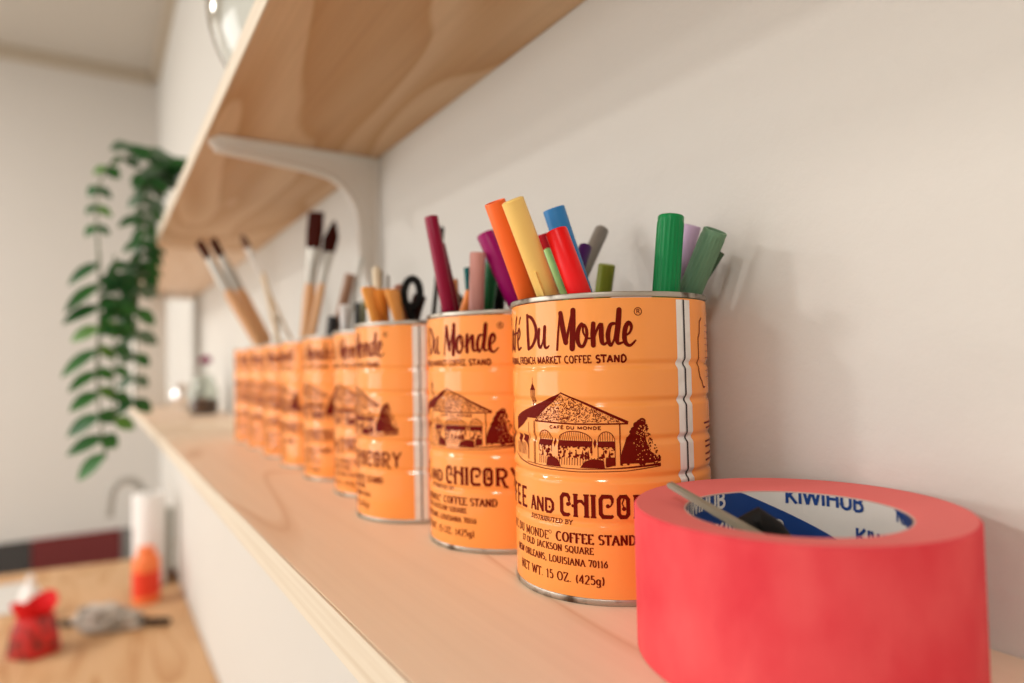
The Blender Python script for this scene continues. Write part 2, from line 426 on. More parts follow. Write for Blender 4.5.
# skeleton letters in a box 1 high; (advance, [strokes]); stroke = (points, serif_start, serif_end)
G = {
 'A': (.78, [([(.04, 0), (.38, 1)], 1, 0), ([(.38, 1), (.72, 0)], 0, 1), ([(.16, .34), (.6, .34)], 0, 0)]),
 'B': (.66, [([(.12, 0), (.12, 1)], 1, 1), ([(.12, 1)] + arc(.3, .77, .25, .23, 90, -90) + [(.12, .54)], 0, 0), ([(.12, .54)] + arc(.32, .27, .28, .27, 90, -90) + [(.12, 0)], 0, 0)]),
 'C': (.74, [(arc(.42, .5, .34, .5, 48, 312, 14), 0, 0)]),
 'D': (.76, [([(.12, 0), (.12, 1)], 1, 1), ([(.12, 1), (.3, 1)] + arc(.3, .5, .38, .5, 90, -90) + [(.12, 0)], 0, 0)]),
 'E': (.62, [([(.12, 0), (.12, 1)], 0, 0), ([(.06, 1), (.56, 1), (.56, .86)], 0, 0), ([(.12, .52), (.46, .52)], 0, 0), ([(.06, 0), (.58, 0), (.58, .16)], 0, 0)]),
 'F': (.60, [([(.12, 0), (.12, 1)], 1, 0), ([(.06, 1), (.56, 1), (.56, .84)], 0, 0), ([(.12, .5), (.46, .5)], 0, 0)]),
 'G': (.80, [(arc(.42, .5, .34, .5, 48, 300, 14) + [(.68, .12), (.68, .42)], 0, 0), ([(.5, .42), (.74, .42)], 0, 0)]),
 'H': (.80, [([(.12, 0), (.12, 1)], 1, 1), ([(.66, 0), (.66, 1)], 1, 1), ([(.12, .52), (.66, .52)], 0, 0)]),
 'I': (.30, [([(.15, 0), (.15, 1)], 1, 1)]),
 'J': (.46, [([(.3, 1), (.3, .15), (.2, -.08), (.05, -.08)], 1, 0)]),
 'K': (.72, [([(.12, 0), (.12, 1)], 1, 1), ([(.62, 1), (.14, .42)], 1, 0), ([(.28, .56), (.66, 0)], 0, 1)]),
 'L': (.60, [([(.12, 0), (.12, 1)], 0, 1), ([(.06, 0), (.56, 0), (.56, .2)], 0, 0)]),
 'M': (.94, [([(.12, 0), (.12, 1)], 1, 1), ([(.12, 1), (.46, .1)], 0, 0), ([(.46, .1), (.8, 1)], 0, 0), ([(.8, 1), (.8, 0)], 1, 1)]),
 'N': (.80, [([(.12, 0), (.12, 1)], 1, 1), ([(.12, 1), (.66, 0)], 0, 0), ([(.66, 0), (.66, 1)], 0, 1)]),
 'O': (.82, [(arc(.41, .5, .34, .5, 90, 450, 20), 0, 0)]),
 'Q': (.82, [(arc(.41, .5, .34, .5, 90, 450, 20), 0, 0), ([(.42, .2), (.74, -.14)], 0, 0)]),
 'R': (.70, [([(.12, 0), (.12, 1)], 1, 1), ([(.12, 1), (.3, 1)] + arc(.32, .76, .24, .24, 90, -90) + [(.12, .52)], 0, 0), ([(.32, .52), (.64, 0)], 0, 1)]),
 'S': (.58, [(arc(.29, .75, .22, .25, 35, 250, 9) + arc(.29, .26, .24, .26, 75, -145, 10), 0, 0)]),
 'T': (.68, [([(.34, 0), (.34, 1)], 1, 0), ([(.05, .84), (.05, 1), (.63, 1), (.63, .84)], 0, 0)]),
 'U': (.78, [([(.12, 1), (.12, .32)] + arc(.38, .32, .26, .32, 180, 360) + [(.64, 1)], 1, 1)]),
 'W': (1.02, [([(.04, 1), (.27, 0)], 1, 0), ([(.27, 0), (.51, .95)], 0, 0), ([(.51, .95), (.74, 0)], 0, 0), ([(.74, 0), (.98, 1)], 0, 1)]),
 'X': (.7, [([(.06, 0), (.64, 1)], 1, 1), ([(.06, 1), (.64, 0)], 1, 1)]),
 'Y': (.70, [([(.35, 0), (.35, .45)], 1, 0), ([(.04, 1), (.35, .45)], 1, 0), ([(.35, .45), (.66, 1)], 0, 1)]),
 'Z': (.68, [([(.08, .84), (.08, 1), (.6, 1)], 0, 0), ([(.6, 1), (.06, 0)], 0, 0), ([(.06, 0), (.62, 0), (.62, .18)], 0, 0)]),
 '0': (.6, [(arc(.3, .5, .23, .5, 90, 450, 16), 0, 0)]),
 '1': (.42, [([(.08, .8), (.22, 1), (.22, 0)], 0, 1)]),
 '2': (.58, [(arc(.28, .72, .22, .28, 160, -20, 8) + [(.06, 0), (.54, 0)], 0, 0)]),
 '4': (.6, [([(.42, 0), (.42, 1), (.04, .28), (.56, .28)], 0, 0)]),
 '5': (.56, [([(.48, 1), (.14, 1), (.12, .56)] + arc(.26, .32, .24, .32, 110, -140, 10), 0, 0)]),
 '6': (.58, [([(.46, .98), (.2, .7)] + arc(.28, .31, .22, .31, 170, 530, 16), 0, 0)]),
 '7': (.54, [([(.05, .86), (.05, 1), (.5, 1), (.2, 0)], 0, 0)]),
 'g': (.56, [(arc(.26, .32, .2, .3, 30, 390, 14), 0, 0), ([(.46, .62), (.46, -.12)] + arc(.26, -.12, .2, .16, 0, -160, 6), 0, 0)]),
 '(': (.34, [(arc(.46, .45, .34, .62, 128, 232, 9), 0, 0)]),
 ')': (.34, [(arc(-.12, .45, .34, .62, 52, -52, 9), 0, 0)]),
 '.': (.24, [([(.12, 0), (.12, .09)], 0, 0)]), ',': (.24, [([(.14, .07), (.06, -.16)], 0, 0)]),
 ' ': (.36, []), '\u00c9': None}
G['\u00c9'] = (G['E'][0], G['E'][1] + [([(.26, 1.12), (.46, 1.32)], 0, 0)])

def text(ink, txt, x0, x1, z0, z1, thick, thin=None, serif=True, mi=0, flip=1, cond=False):
    """fit txt between x0..x1 (mm of arc) with capitals z0..z1 (mm)"""
    z1l = None
    SP = .11
    adv = sum(G[c][0] + SP for c in txt) - SP; h = z1 - z0
    sx = (x1 - x0) / adv; x = x0
    for c in txt:
        for pts, sa, sb in G[c][1]:
            q = [(x + p[0] * sx, z0 + p[1] * h) for p in pts]
            if thin is None: ink.stroke(q, thick, mi, step=.6, capr=0)
            else: ink.stroke(q, thick, mi, nib=(thick, thin), step=.6)
            if serif:
                for fl, (px, pz) in ((sa, q[0]), (sb, q[-1])):
                    if fl:
                        s_ = abs(sx) * .13
                        ink.stroke([(px - s_, pz), (px + s_, pz)], (thin or thick) * 1.1, mi, capr=0)
        x += (G[c][0] + SP) * sx

def dg(pts): return [(a * MM, z) for a, z in pts]

def can_print():
    k = Ink()
    S = k.stroke
    # title in brush script
    def S(pts, w_, **kw):
        W_ = w_ if isinstance(w_, list) else [w_] * len(pts)
        if len(pts) < 3: return k.stroke(pts, W_, **kw)
        o_, ow = [], []
        for i in range(len(pts) - 1):
            a, b, c_, d = pts[max(i - 1, 0)], pts[i], pts[i + 1], pts[min(i + 2, len(pts) - 1)]
            for q in range(6):
                t = q / 6
                o_.append(tuple(.5 * (2 * b[j] + (c_[j] - a[j]) * t + (2 * a[j] - 5 * b[j] + 4 * c_[j] - d[j]) * t * t + (-a[j] + 3 * b[j] - 3 * c_[j] + d[j]) * t ** 3) for j in (0, 1)))
                ow.append(W_[i] + (W_[i + 1] - W_[i]) * t)
        o_.append(pts[-1]); ow.append(W_[-1])
        return k.stroke(o_, [v * 1.06 for v in ow], step=.5, **kw)
    S(dg([(87.0, 134.6), (87.3, 125.3), (87.8, 118.2)]), [1.7, 2.1, 2.1])
    S(dg([(86.6, 134.2), (91.0, 133.1), (94.3, 128.8), (94.5, 124.0), (91.5, 119.6), (87.8, 117.8)]), [1.2, 1.7, 2.0, 2.0, 1.7, 1.2])
    S(dg([(97.2, 127.3), (96.5, 123.0), (96.8, 119.6), (98.2, 118.5), (100.0, 121.9), (101.4, 127.5)]), [1.5, 1.8, 1.7, 1.2, .8, .8])
    S(dg([(101.4, 128.2), (100.9, 122.8), (101.2, 118.9), (102.5, 118.1), (104.3, 119.2)]), [1.8, 1.9, 1.5, 1.1, .7])
    S(dg([(111.4, 134.4), (110.2, 125.2), (109.3, 117.0)]), [.8, 1.0, 1.1])
    S(dg([(111.8, 134.2), (113.0, 127.0), (114.6, 120.3)]), [2.2, 2.5, 2.4])
    S(dg([(114.8, 120.6), (116.7, 127.3), (119.2, 134.8)]), [1.4, 1.3, 2.0])
    S(dg([(119.1, 135.2), (118.7, 126.3), (118.2, 117.4)]), [2.4, 2.7, 2.6])
    S(dg([(123.6, 128.6), (121.9, 126.2), (121.2, 122.1), (122.1, 118.9), (124.2, 118.4), (126.0, 122.0), (126.2, 126.0), (124.8, 128.3), (124.3, 125.2), (126.1, 122.2), (128.3, 121.9)]), [1.6, 2.0, 2.1, 1.7, 1.4, 1.5, 1.3, 1.0, .9, .8, .8])
    S(dg([(129.8, 128.6), (129.5, 123.7), (129.6, 118.6)]), [2.0, 2.3, 2.2])
    S(dg([(129.9, 121.4), (131.7, 125.9), (133.7, 127.9), (133.8, 123.6), (134.1, 120.0), (135.5, 119.0), (137.4, 120.6)]), [.9, 1.1, 2.0, 2.3, 1.9, 1.2, .9])
    S(dg([(140.6, 128.4), (138.6, 127.7), (137.2, 123.5), (137.6, 119.8), (138.7, 118.4), (140.3, 121.2), (141.3, 126.1)]), [1.3, 1.7, 2.1, 1.8, 1.2, .9, .9])
    S(dg([(143.2, 134.6), (142.5, 127.9), (141.7, 121.6), (142.4, 119.2), (144.9, 119.7)]), [2.3, 2.5, 2.1, 1.4, .8])
    S(dg([(145.8, 122.6), (148.3, 124.0), (149.4, 126.7), (148.0, 128.6), (146.3, 126.5), (145.6, 122.0), (146.4, 119.1), (148.6, 118.2), (151.4, 120.4)]), [.8, 1.0, 1.4, 1.8, 2.1, 2.2, 1.8, 1.2, .8])
    S(dg([(73.4, 134.5), (72.0, 131.7), (70.6, 125.6), (69.0, 117.0)]), [1.3, 1.6, 1.8, 1.1])
    S(dg([(67.5, 126), (74.8, 126.6)]), 1.0)
    S(dg([(74.0, 122.4), (77.2, 123.8), (78.3, 126.3), (76.8, 128.3), (75.0, 125.4), (74.6, 120.9), (76.0, 118.0), (79.6, 119)]), [.8, 1.0, 1.3, 1.5, 1.8, 1.9, 1.4, .8])
    S(dg([(77.2, 131), (79, 134)]), 1.2)
    S(dg([(65.6, 128), (63.2, 127), (61.8, 122.5), (62.6, 118.6), (65, 121), (66.2, 127.6), (66, 121), (67, 118.4), (69, 119.5)]), [1.2, 1.6, 2.0, 1.5, 1, 1.8, 2.0, 1.4, .8])
    S(dg([(59.5, 132), (57, 135), (52.5, 131), (50.6, 125), (52.2, 119), (56, 117.6), (60.6, 121)]), [1.5, 1.4, 2.0, 2.4, 2.2, 1.6, 1])
    S = k.stroke
    # registered mark
    S([(153 * MM + 1.75 * math.cos(t * PI / 8), 133.7 + 1.75 * math.sin(t * PI / 8)) for t in range(17)], .38, capr=0)
    text(k, 'R', 153 * MM - .8, 153 * MM + .9, 132.8, 134.7, .38, serif=False)
    text(k, 'ORIGINAL FRENCH MARKET COFFEE', 57 * MM, 128.2 * MM, 110.6, 113.9, .6, serif=False)
    text(k, 'STAND', 130.7 * MM, 146.4 * MM, 110.6, 113.9, .86, serif=False)
    # ---- the pavilion
    rnd = random.Random(5)
    A = lambda a: a * MM
    roof = [(92.6, 83.4), (110.5, 96.4), (145.9, 82.7)]
    k.fill(dg([(90.4, 90.0), (110.5, 96.6), (109.3, 95.2), (97.8, 87.2)]))
    k.fill(dg([(78, 86.6), (90.4, 90.0), (97.8, 87.2), (92.4, 83.9), (86, 84.5), (80, 80.5), (72, 77.6), (72, 84)]), dz=.9)
    S(dg([(92.4, 83.3), (97.8, 87.4), (110.5, 96.6)]), .35, capr=0)
    S(dg([(110.5, 96.8), (128, 90.4), (146.3, 82.9)]), [.6, 1.1, 1.3], capr=0)
    S(dg([(92.2, 83.1), (118, 82.3), (146.3, 82.5)]), .7, capr=0)
    def inside(a, z):
        (x0, y0), (x1, y1), (x2, y2) = roof
        if z < 83: return False
        if a < x1: return (z - y0) < (y1 - y0) * (a - x0) / (x1 - x0) - .4
        return (z - y2) < (y1 - y2) * (x2 - a) / (x2 - x1) - .4
    for _ in range(1750):
        a, z = rnd.uniform(92, 146), rnd.uniform(83, 96.5)
        if inside(a, z):
            t = rnd.uniform(-.6, 1.0); L = rnd.uniform(.25, .75)
            S([(A(a), z), (A(a) + L * math.cos(t * PI / 2), z + L * math.sin(t * PI / 2))], rnd.uniform(.22, .42), capr=0)
    # steeple
    S(dg([(90.6, 104), (90.6, 98.6)]), [.12, .5], capr=0)
    k.fill(dg([(88.6, 98.2), (90.6, 101.5), (92.6, 98.2)]))
    for a in (88.9, 90.2, 91.2, 92.3): S(dg([(a, 98.2), (a if a > 90 else a + .3, 92.2)]), .35, capr=0)
    S(dg([(88.4, 98.1), (92.8, 98.1)]), .5, capr=0); S(dg([(89.2, 93.2), (90.6, 90.5), (92.2, 93.2)]), .4, capr=0)
    text(k, 'CAF\u00c9 DU MONDE', A(103.2), A(132.4), 79.9, 81.2, .42, serif=False)
    # walls
    S(dg([(91.8, 83), (91.8, 62.6)]), .45, capr=0); S(dg([(90.9, 83), (90.9, 62.6)]), .25, capr=0)
    S(dg([(142, 82.4), (142, 63.6)]), .55, capr=0)
    S(dg([(86, 82), (86, 64)]), .3, capr=0)
    def arch(a0, a1, zt, zs, zb):
        c_ = (a0 + a1) / 2; rx = (a1 - a0) / 2
        S(dg([(a0, zb), (a0, zs)] + [(c_ + rx * math.cos(PI - PI * q / 14), zs + (zt - zs) * math.sin(PI * q / 14)) for q in range(15)] + [(a1, zb)]), .35, capr=0)
        n = int((a1 - a0) / 1.15)
        for q in range(1, n):
            a = a0 + (a1 - a0) * q / n
            top = zs + (zt - zs) * math.sqrt(max(0, 1 - ((a - c_) / rx) ** 2))
            S(dg([(a, zs), (a, top)]), .24, capr=0)
        k.fill(dg([(a0, zs - 2.6), (a0, zs), (a1, zs), (a1, zs - 2.6)]))
    arch(95.2, 104.3, 78.9, 74.4, 69)
    arch(108.5, 127.4, 79.0, 74.5, 68)
    arch(130.6, 139.3, 78.9, 74.4, 64)
    for a in (106.2, 129.0): k.fill(dg([(a - .9, 73.6), (a, 75.6), (a + .9, 73.6), (a, 71.2)]))
    for a0, a1, n in ((95.4, 104, 26), (108.8, 127.2, 70), (131, 139, 22)):
        for _ in range(n):
            a, z = rnd.uniform(a0, a1), rnd.uniform(66, 72.2)
            k.dot(A(a), z, rnd.uniform(.25, .75), n=6)
    for a in (112, 115.5, 119, 122.5, 125.5, 98, 101.5, 133.5, 136.5):
        k.fill(dg([(a - .9, 66.6), (a, 70.6), (a + .7, 66.8)]))
    for q in range(30):
        a = 95.5 + q * 1.5
        if a < 141: S(dg([(a, 63.2), (a + .2, 66.8)]), .3, capr=0)
    k.fill(dg([(100.4, 62.2), (101.2, 66.2), (104.5, 67), (108.2, 65.5), (110, 62.2)]))
    k.fill(dg([(121, 62.2), (123.5, 65.2), (128, 66.4), (133.4, 66), (134, 62.2)]))
    k.fill(dg([(134.6, 62.6), (134.6, 67.2), (139.4, 67.2), (139.4, 62.8)]), dz=.9)
    # left side wing
    for a0, a1 in ((72, 77), (79, 84.5)):
        k.fill(dg([(a0, 76), (a1, 75.6), (a1 + 1.4, 69.5), (a1 - .8, 72.2), (a0 + .6, 73)]))
        S(dg([(a1 + .8, 72), (a1 + .4, 64)]), .3, capr=0)
        for q in range(5): S(dg([(a0 + q, 72), (a0 + q, 66)]), .25, capr=0)
    S(dg([(68, 66.2), (76, 63.2), (86, 61.6), (100, 60.6), (120, 60.3), (145, 61), (163.4, 62.8)]), [.3, .6, .5, .35, .35, .35, .5], capr=0)
    S(dg([(84, 62.8), (100, 61.9), (120, 61.6), (141, 62.2), (163.4, 63.6)]), [.3, .3, .35, .6, 1.1], capr=0)
    # tree
    def tree(a0, flip=1):
        for _ in range(430):
            t = rnd.random() ** .8
            z = 64 + 19.5 * t; hw = 10.3 * (1 - t) ** .62 + .9
            a = rnd.uniform(-hw, hw)
            right = a > .25 * hw and z > 68
            r_ = rnd.uniform(.45, .95) if not right else rnd.uniform(.25, .5)
            if right and rnd.random() < .35: continue
            k.dot(A(a0 + flip * a), z, r_, n=7)
        k.fill(dg([(a0 - 10.4, 63.4), (a0 - 10.8, 67), (a0 - 9.2, 71.5), (a0 - 6.8, 76.5), (a0 - 3, 80.6), (a0 + 1, 81.5), (a0 + 3, 76), (a0 + 4.6, 70), (a0 + 8.6, 67.5), (a0 + 9.5, 63.6)]), dz=.9)
        S([(A(a0 + 1) + 1.4 * math.cos(q * PI / 6), 83.2 + 1.3 * math.sin(q * PI / 6)) for q in range(13)], .9, capr=0)
    tree(152.6)
    tree(53, -1)
    k.off = .00022
    for _ in range(75):
        t = rnd.random() ** .9; hw = 9.5 * (1 - t) ** .62
        k.dot(A(152.6 + rnd.uniform(-.65 * hw, hw)), 64.5 + 17 * t, rnd.uniform(.14, .34), 1, n=6)
    k.off = .00013
    # ---- COFFEE AND CHICORY in decorated slab letters
    def box_c(a0, a1, z0, z1, w_):
        S(dg([(a1, z1 - 3.0), (a1, z1 - 1.2), (a1 - .9, z1), (a0 + 1.2, z1), (a0, z1 - 1.4), (a0, z0 + 1.4), (a0 + 1.2, z0), (a1 - .6, z0), (a1 + .4, z0 + .6)]), [1.0, 1.5, 1.8, 1.9, w_, w_, 1.9, 1.7, 1.0], capr=0)
        k.dot(A(a0 + 3.7), (z0 + z1) / 2 + .3, .95)
        S(dg([(a0 + 3.9, (z0 + z1) / 2 - .4), (a0 + 5.2, (z0 + z1) / 2 + .4), (a1, z1 - 3)]), [.6, .7, .8], capr=0)
    def box_o(a0, a1, z0, z1, w_):
        S(dg([((a0 + a1) / 2, z1), (a0 + 1.1, z1), (a0, z1 - 1.3), (a0, z0 + 1.3), (a0 + 1.1, z0), (a1 - 1.1, z0), (a1, z0 + 1.3), (a1, z1 - 1.3), (a1 - 1.1, z1), ((a0 + a1) / 2, z1)]), [1.7, 1.8, w_, w_, 1.8, 1.8, w_, w_, 1.8, 1.7], capr=0)
        k.dot(A((a0 + a1) / 2 + .3), (z0 + z1) / 2 - .9, 1.0)
        S(dg([((a0 + a1) / 2 + .4, (z0 + z1) / 2 - .8), ((a0 + a1) / 2 - .6, (z0 + z1) / 2 + 1.6), ((a0 + a1) / 2 + .4, z1 - .8)]), [.5, .6, .7], capr=0)
    def slab(a, z0, z1, w_):
        S(dg([(a, z0), (a, z1)]), w_, capr=0)
        for z in (z0 + .35, z1 - .35): S([(A(a) - w_ * .64, z), (A(a) + w_ * .64, z)], .8, capr=0)
    z0, z1 = 40.2, 49.4
    W = 1.85
    box_c(109.8, 114.2, z0, z1, W)
    slab(117.9, 39.5, 50.1, 1.95); slab(123.8, 39.5, 50.1, 2.1)
    S(dg([(118, 45.4), (119.4, 46.8), (121.2, 46.9), (123.4, 44.6)]), [1.2, 1.4, 1.4, 1.0], capr=0)
    k.dot(A(116.4), 44.5, .75)
    slab(127.45, 39.5, 50.1, 2.05)
    box_c(131.2, 137.2, z0, z1, W)
    box_o(140.4, 145.2, z0, z1, W)
    slab(149.3, 39.5, 50.1, 2.1)
    S(dg([(149.3, 49.3), (153, 49.3), (154.8, 47.6), (154.8, 45.6), (153, 44.2), (149.5, 44.2)]), [1.5, 1.7, 1.9, 1.9, 1.4, 1.2], capr=0)
    S(dg([(152, 44.2), (154.2, 39.3), (156.4, 38.6)]), [1.7, 1.9, 1.0], capr=0)
    S(dg([(158.4, 50.1), (161.4, 44.8)]), 1.9, capr=0); S(dg([(165.2, 50.1), (161.4, 44.8), (161.4, 39.5)]), [1.3, 1.8, 2.0], capr=0)
    # AND
    S(dg([(87.3, 39.9), (89.2, 46.8)]), 1.0, capr=0); S(dg([(89.2, 46.8), (91.2, 39.9)]), 1.5, capr=0); S(dg([(88, 42.2), (90.6, 42.2)]), .8, capr=0)
    S(dg([(93, 39.9), (93, 46.8)]), 1.2, capr=0); S(dg([(93, 46.7), (97, 40)]), 1.4, capr=0); S(dg([(97, 39.9), (97, 46.8)]), 1.2, capr=0)
    S(dg([(99.4, 40.3), (99.4, 46.3), (102.6, 46.3), (104.2, 44.6), (104.2, 42), (102.6, 40.3), (99.4, 40.3)]), [1.4, 1.3, 1.3, 1.5, 1.5, 1.3, 1.3], capr=0)
    k.dot(A(101.9), 42.7, .6)
    # COFFEE
    for a in (77.8, 69.9):
        S(dg([(a, 39.6), (a, 50.0)]), 1.9, capr=0)
        for z, e in ((49.4, 4.6), (44.9, 3.6), (40.3, 4.8)): S(dg([(a - .6, z), (a + e, z)]), 1.4, capr=0)
    for a in (62, 54.4):
        S(dg([(a, 39.6), (a, 50.0)]), 1.9, capr=0)
        for z, e in ((49.4, 4.6), (44.9, 3.6)): S(dg([(a - .6, z), (a + e, z)]), 1.4, capr=0)
    box_o(46.4, 51, z0, z1, W); box_c(38.6, 43.8, z0, z1, W)
    # small print
    text(k, 'DISTRIBUTED BY', A(86), A(115.6), 35.7, 37.6, .5, .3)
    text(k, 'CAFE DU MONDE', A(55), A(100.6), 27.4, 31.2, .68, .32)
    S([(101.9 * MM + .8 * math.cos(t * PI / 6), 31 + .8 * math.sin(t * PI / 6)) for t in range(13)], .22, capr=0)
    text(k, 'COFFEE STAND', A(105.8), A(148.7), 27.6, 31.8, 1.08, .46)
    text(k, '17 OLD JACKSON SQUARE', A(76.2), A(127), 22.9, 25.8, .64, .33)
    text(k, 'NEW ORLEANS, LOUISIANA 70116', A(69), A(134.1), 17.2, 20.2, .64, .33)
    text(k, 'NET WT. 15 OZ. (425g)', A(74), A(132.4), 9.3, 13.2, .74, .36)
    # back of the label, past the seam: outlined plaque and lines of small print
    S(dg([(200.5, 131.5), (197.6, 129.5), (197.2, 124), (195.2, 121.6), (195.4, 112), (195, 106), (196.4, 102.5), (199, 100.5), (201, 97.5), (204, 97.5)]), .9, capr=0)
    for q in range(9): S(dg([(206, 128 - q * 3.2), (222, 128 - q * 3.2)]), .35, capr=0)
    for z, a in ((80, 200), (77.5, 203), (71, 201), (68.5, 201), (65, 201), (62, 201)): S(dg([(a, z), (a + 16, z)]), .9, capr=0)
    return k.bm

# can body profile
bm = bmesh.new()
zs = [2.2 + i * .85 for i in range(164)]
zs = [z for z in zs if z < 140.2] + [140.2]
lathe(bm, [(prof(z), z / 1000 * ZS) for z in zs], 96)
me_body = bpy.data.meshes.new('can_body'); bmesh.ops.recalc_face_normals(bm, faces=bm.faces); bm.to_mesh(me_body); bm.free()
# inner wall and floor
bm = bmesh.new()
lathe(bm, [(0, .0022), (RC - .0009, .0022)] + [(prof(z) - .0006, z / 1000 * ZS) for z in range(3, 141, 2)], 64)
for f in bm.faces: f.normal_flip()
me_in = bpy.data.meshes.new('inner_wall'); bm.to_mesh(me_in); bm.free()
def ring_mesh(name, pr_, seg=96):
    bm = bmesh.new(); lathe(bm, pr_, seg, close=True)
    bmesh.ops.recalc_face_normals(bm, faces=bm.faces)
    me = bpy.data.meshes.new(name); bm.to_mesh(me); bm.free(); return me
def bead_ring(r, z0, z1, t=.0017):
    zc = (z0 + z1) / 2; h = (z1 - z0) / 2
    return [(r + t / 2 * math.copysign(abs(math.cos(a)) ** .6, math.cos(a)), zc + h * math.copysign(abs(math.sin(a)) ** .6, math.sin(a))) for a in [2 * PI * i / 14 for i in range(14)]]
me_rim = ring_mesh('top_rim', bead_ring(RC - .0001, .1420, .1446, .0012))
me_base = ring_mesh('base_rim', bead_ring(RC - .0001, 0, .0030, .0012))
# seam: bare metal strip with a dark folded line
bm = bmesh.new()
def strip(bm, a0, a1, off, wig=0.0, n=4, mi=0):
    zz = [3 + i * .7 for i in range(196)]
    rows = []
    for z in zz:
        sh = 0
        for b in BEADS:
            if abs(z - b) < 3: sh = -.9 * (.5 + .5 * math.cos(PI * (z - b) / 3))
        rows.append([bm.verts.new(Vector(((prof(z) + off) * math.cos(math.radians(a0 + (a1 - a0) * q / n + sh * wig)), (prof(z) + off) * math.sin(math.radians(a0 + (a1 - a0) * q / n + sh * wig)), z / 1000 * ZS))) for q in range(n + 1)])
    for r0, r1 in zip(rows, rows[1:]):
        for q in range(n): bm.faces.new((r0[q], r0[q + 1], r1[q + 1], r1[q])).material_index = mi
strip(bm, 176.0, 186.9, .00012, .8)
strip(bm, 181.0, 182.15, .0003, .8, 1, 1)
me_seam = bpy.data.meshes.new('side_seam'); bm.to_mesh(me_seam); bm.free()
kb = can_print()
me_print = bpy.data.meshes.new('label_print'); kb.to_mesh(me_print); kb.free()

CAN = [(.2786, .0552, 3.0), (.3831, .0568, -7), (.4866, .0708, -27.6), (.5902, .0564, -11.6), (.6947, .0568, -13),
       (.7992, .0558, -29), (.9037, .0550, -5), (1.0082, .0545, -6), (1.1128, .0556, 3)]
CANLAB = ['nearest orange coffee can, packed with bright felt markers and standing beside the red tape roll',
 'second orange coffee can from the red tape, holding maroon, pink and green markers',
 'third orange coffee can from the tape, bare metal seam facing out, holding flat orange tools',
 'fourth orange coffee can from the red tape, holding the white capped pen',
 'fifth orange coffee can from the red tape, holding the brown marker',
 'sixth orange coffee can from the red tape, holding the dark bristled wide brush',
 'seventh orange coffee can from the red tape, holding the thin white brush',
 'eighth orange coffee can from the red tape, holding two left-leaning red tipped brushes',
 'empty orange coffee can at the far end of the row']
for i, (x, y, rz) in enumerate(CAN):
    e = empty('coffee_can', (x, y, .0001), math.radians(rz))
    tag(e, CANLAB[i], 'can', 'orange coffee cans in a row on the lower shelf')
    for nm, me, mt in (('can_body', me_body, M['orange']), ('inner_wall', me_in, M['inside']), ('top_rim', me_rim, M['tin']), ('base_rim', me_base, M['tin'])):
        if i == 0: link(nm, me, mt, e)
        else:
            o = bpy.data.objects.new(nm, me); C.objects.link(o); o.parent = e
    if i == 0:
        link('side_seam', me_seam, [M['seam_metal'], M['seam_black']], e)
        link('label_print', me_print, [M['print'], M['orange']], e, smooth=True)
    else:
        for nm, me in (('side_seam', me_seam), ('label_print', me_print)):
            o = bpy.data.objects.new(nm, me); C.objects.link(o); o.parent = e

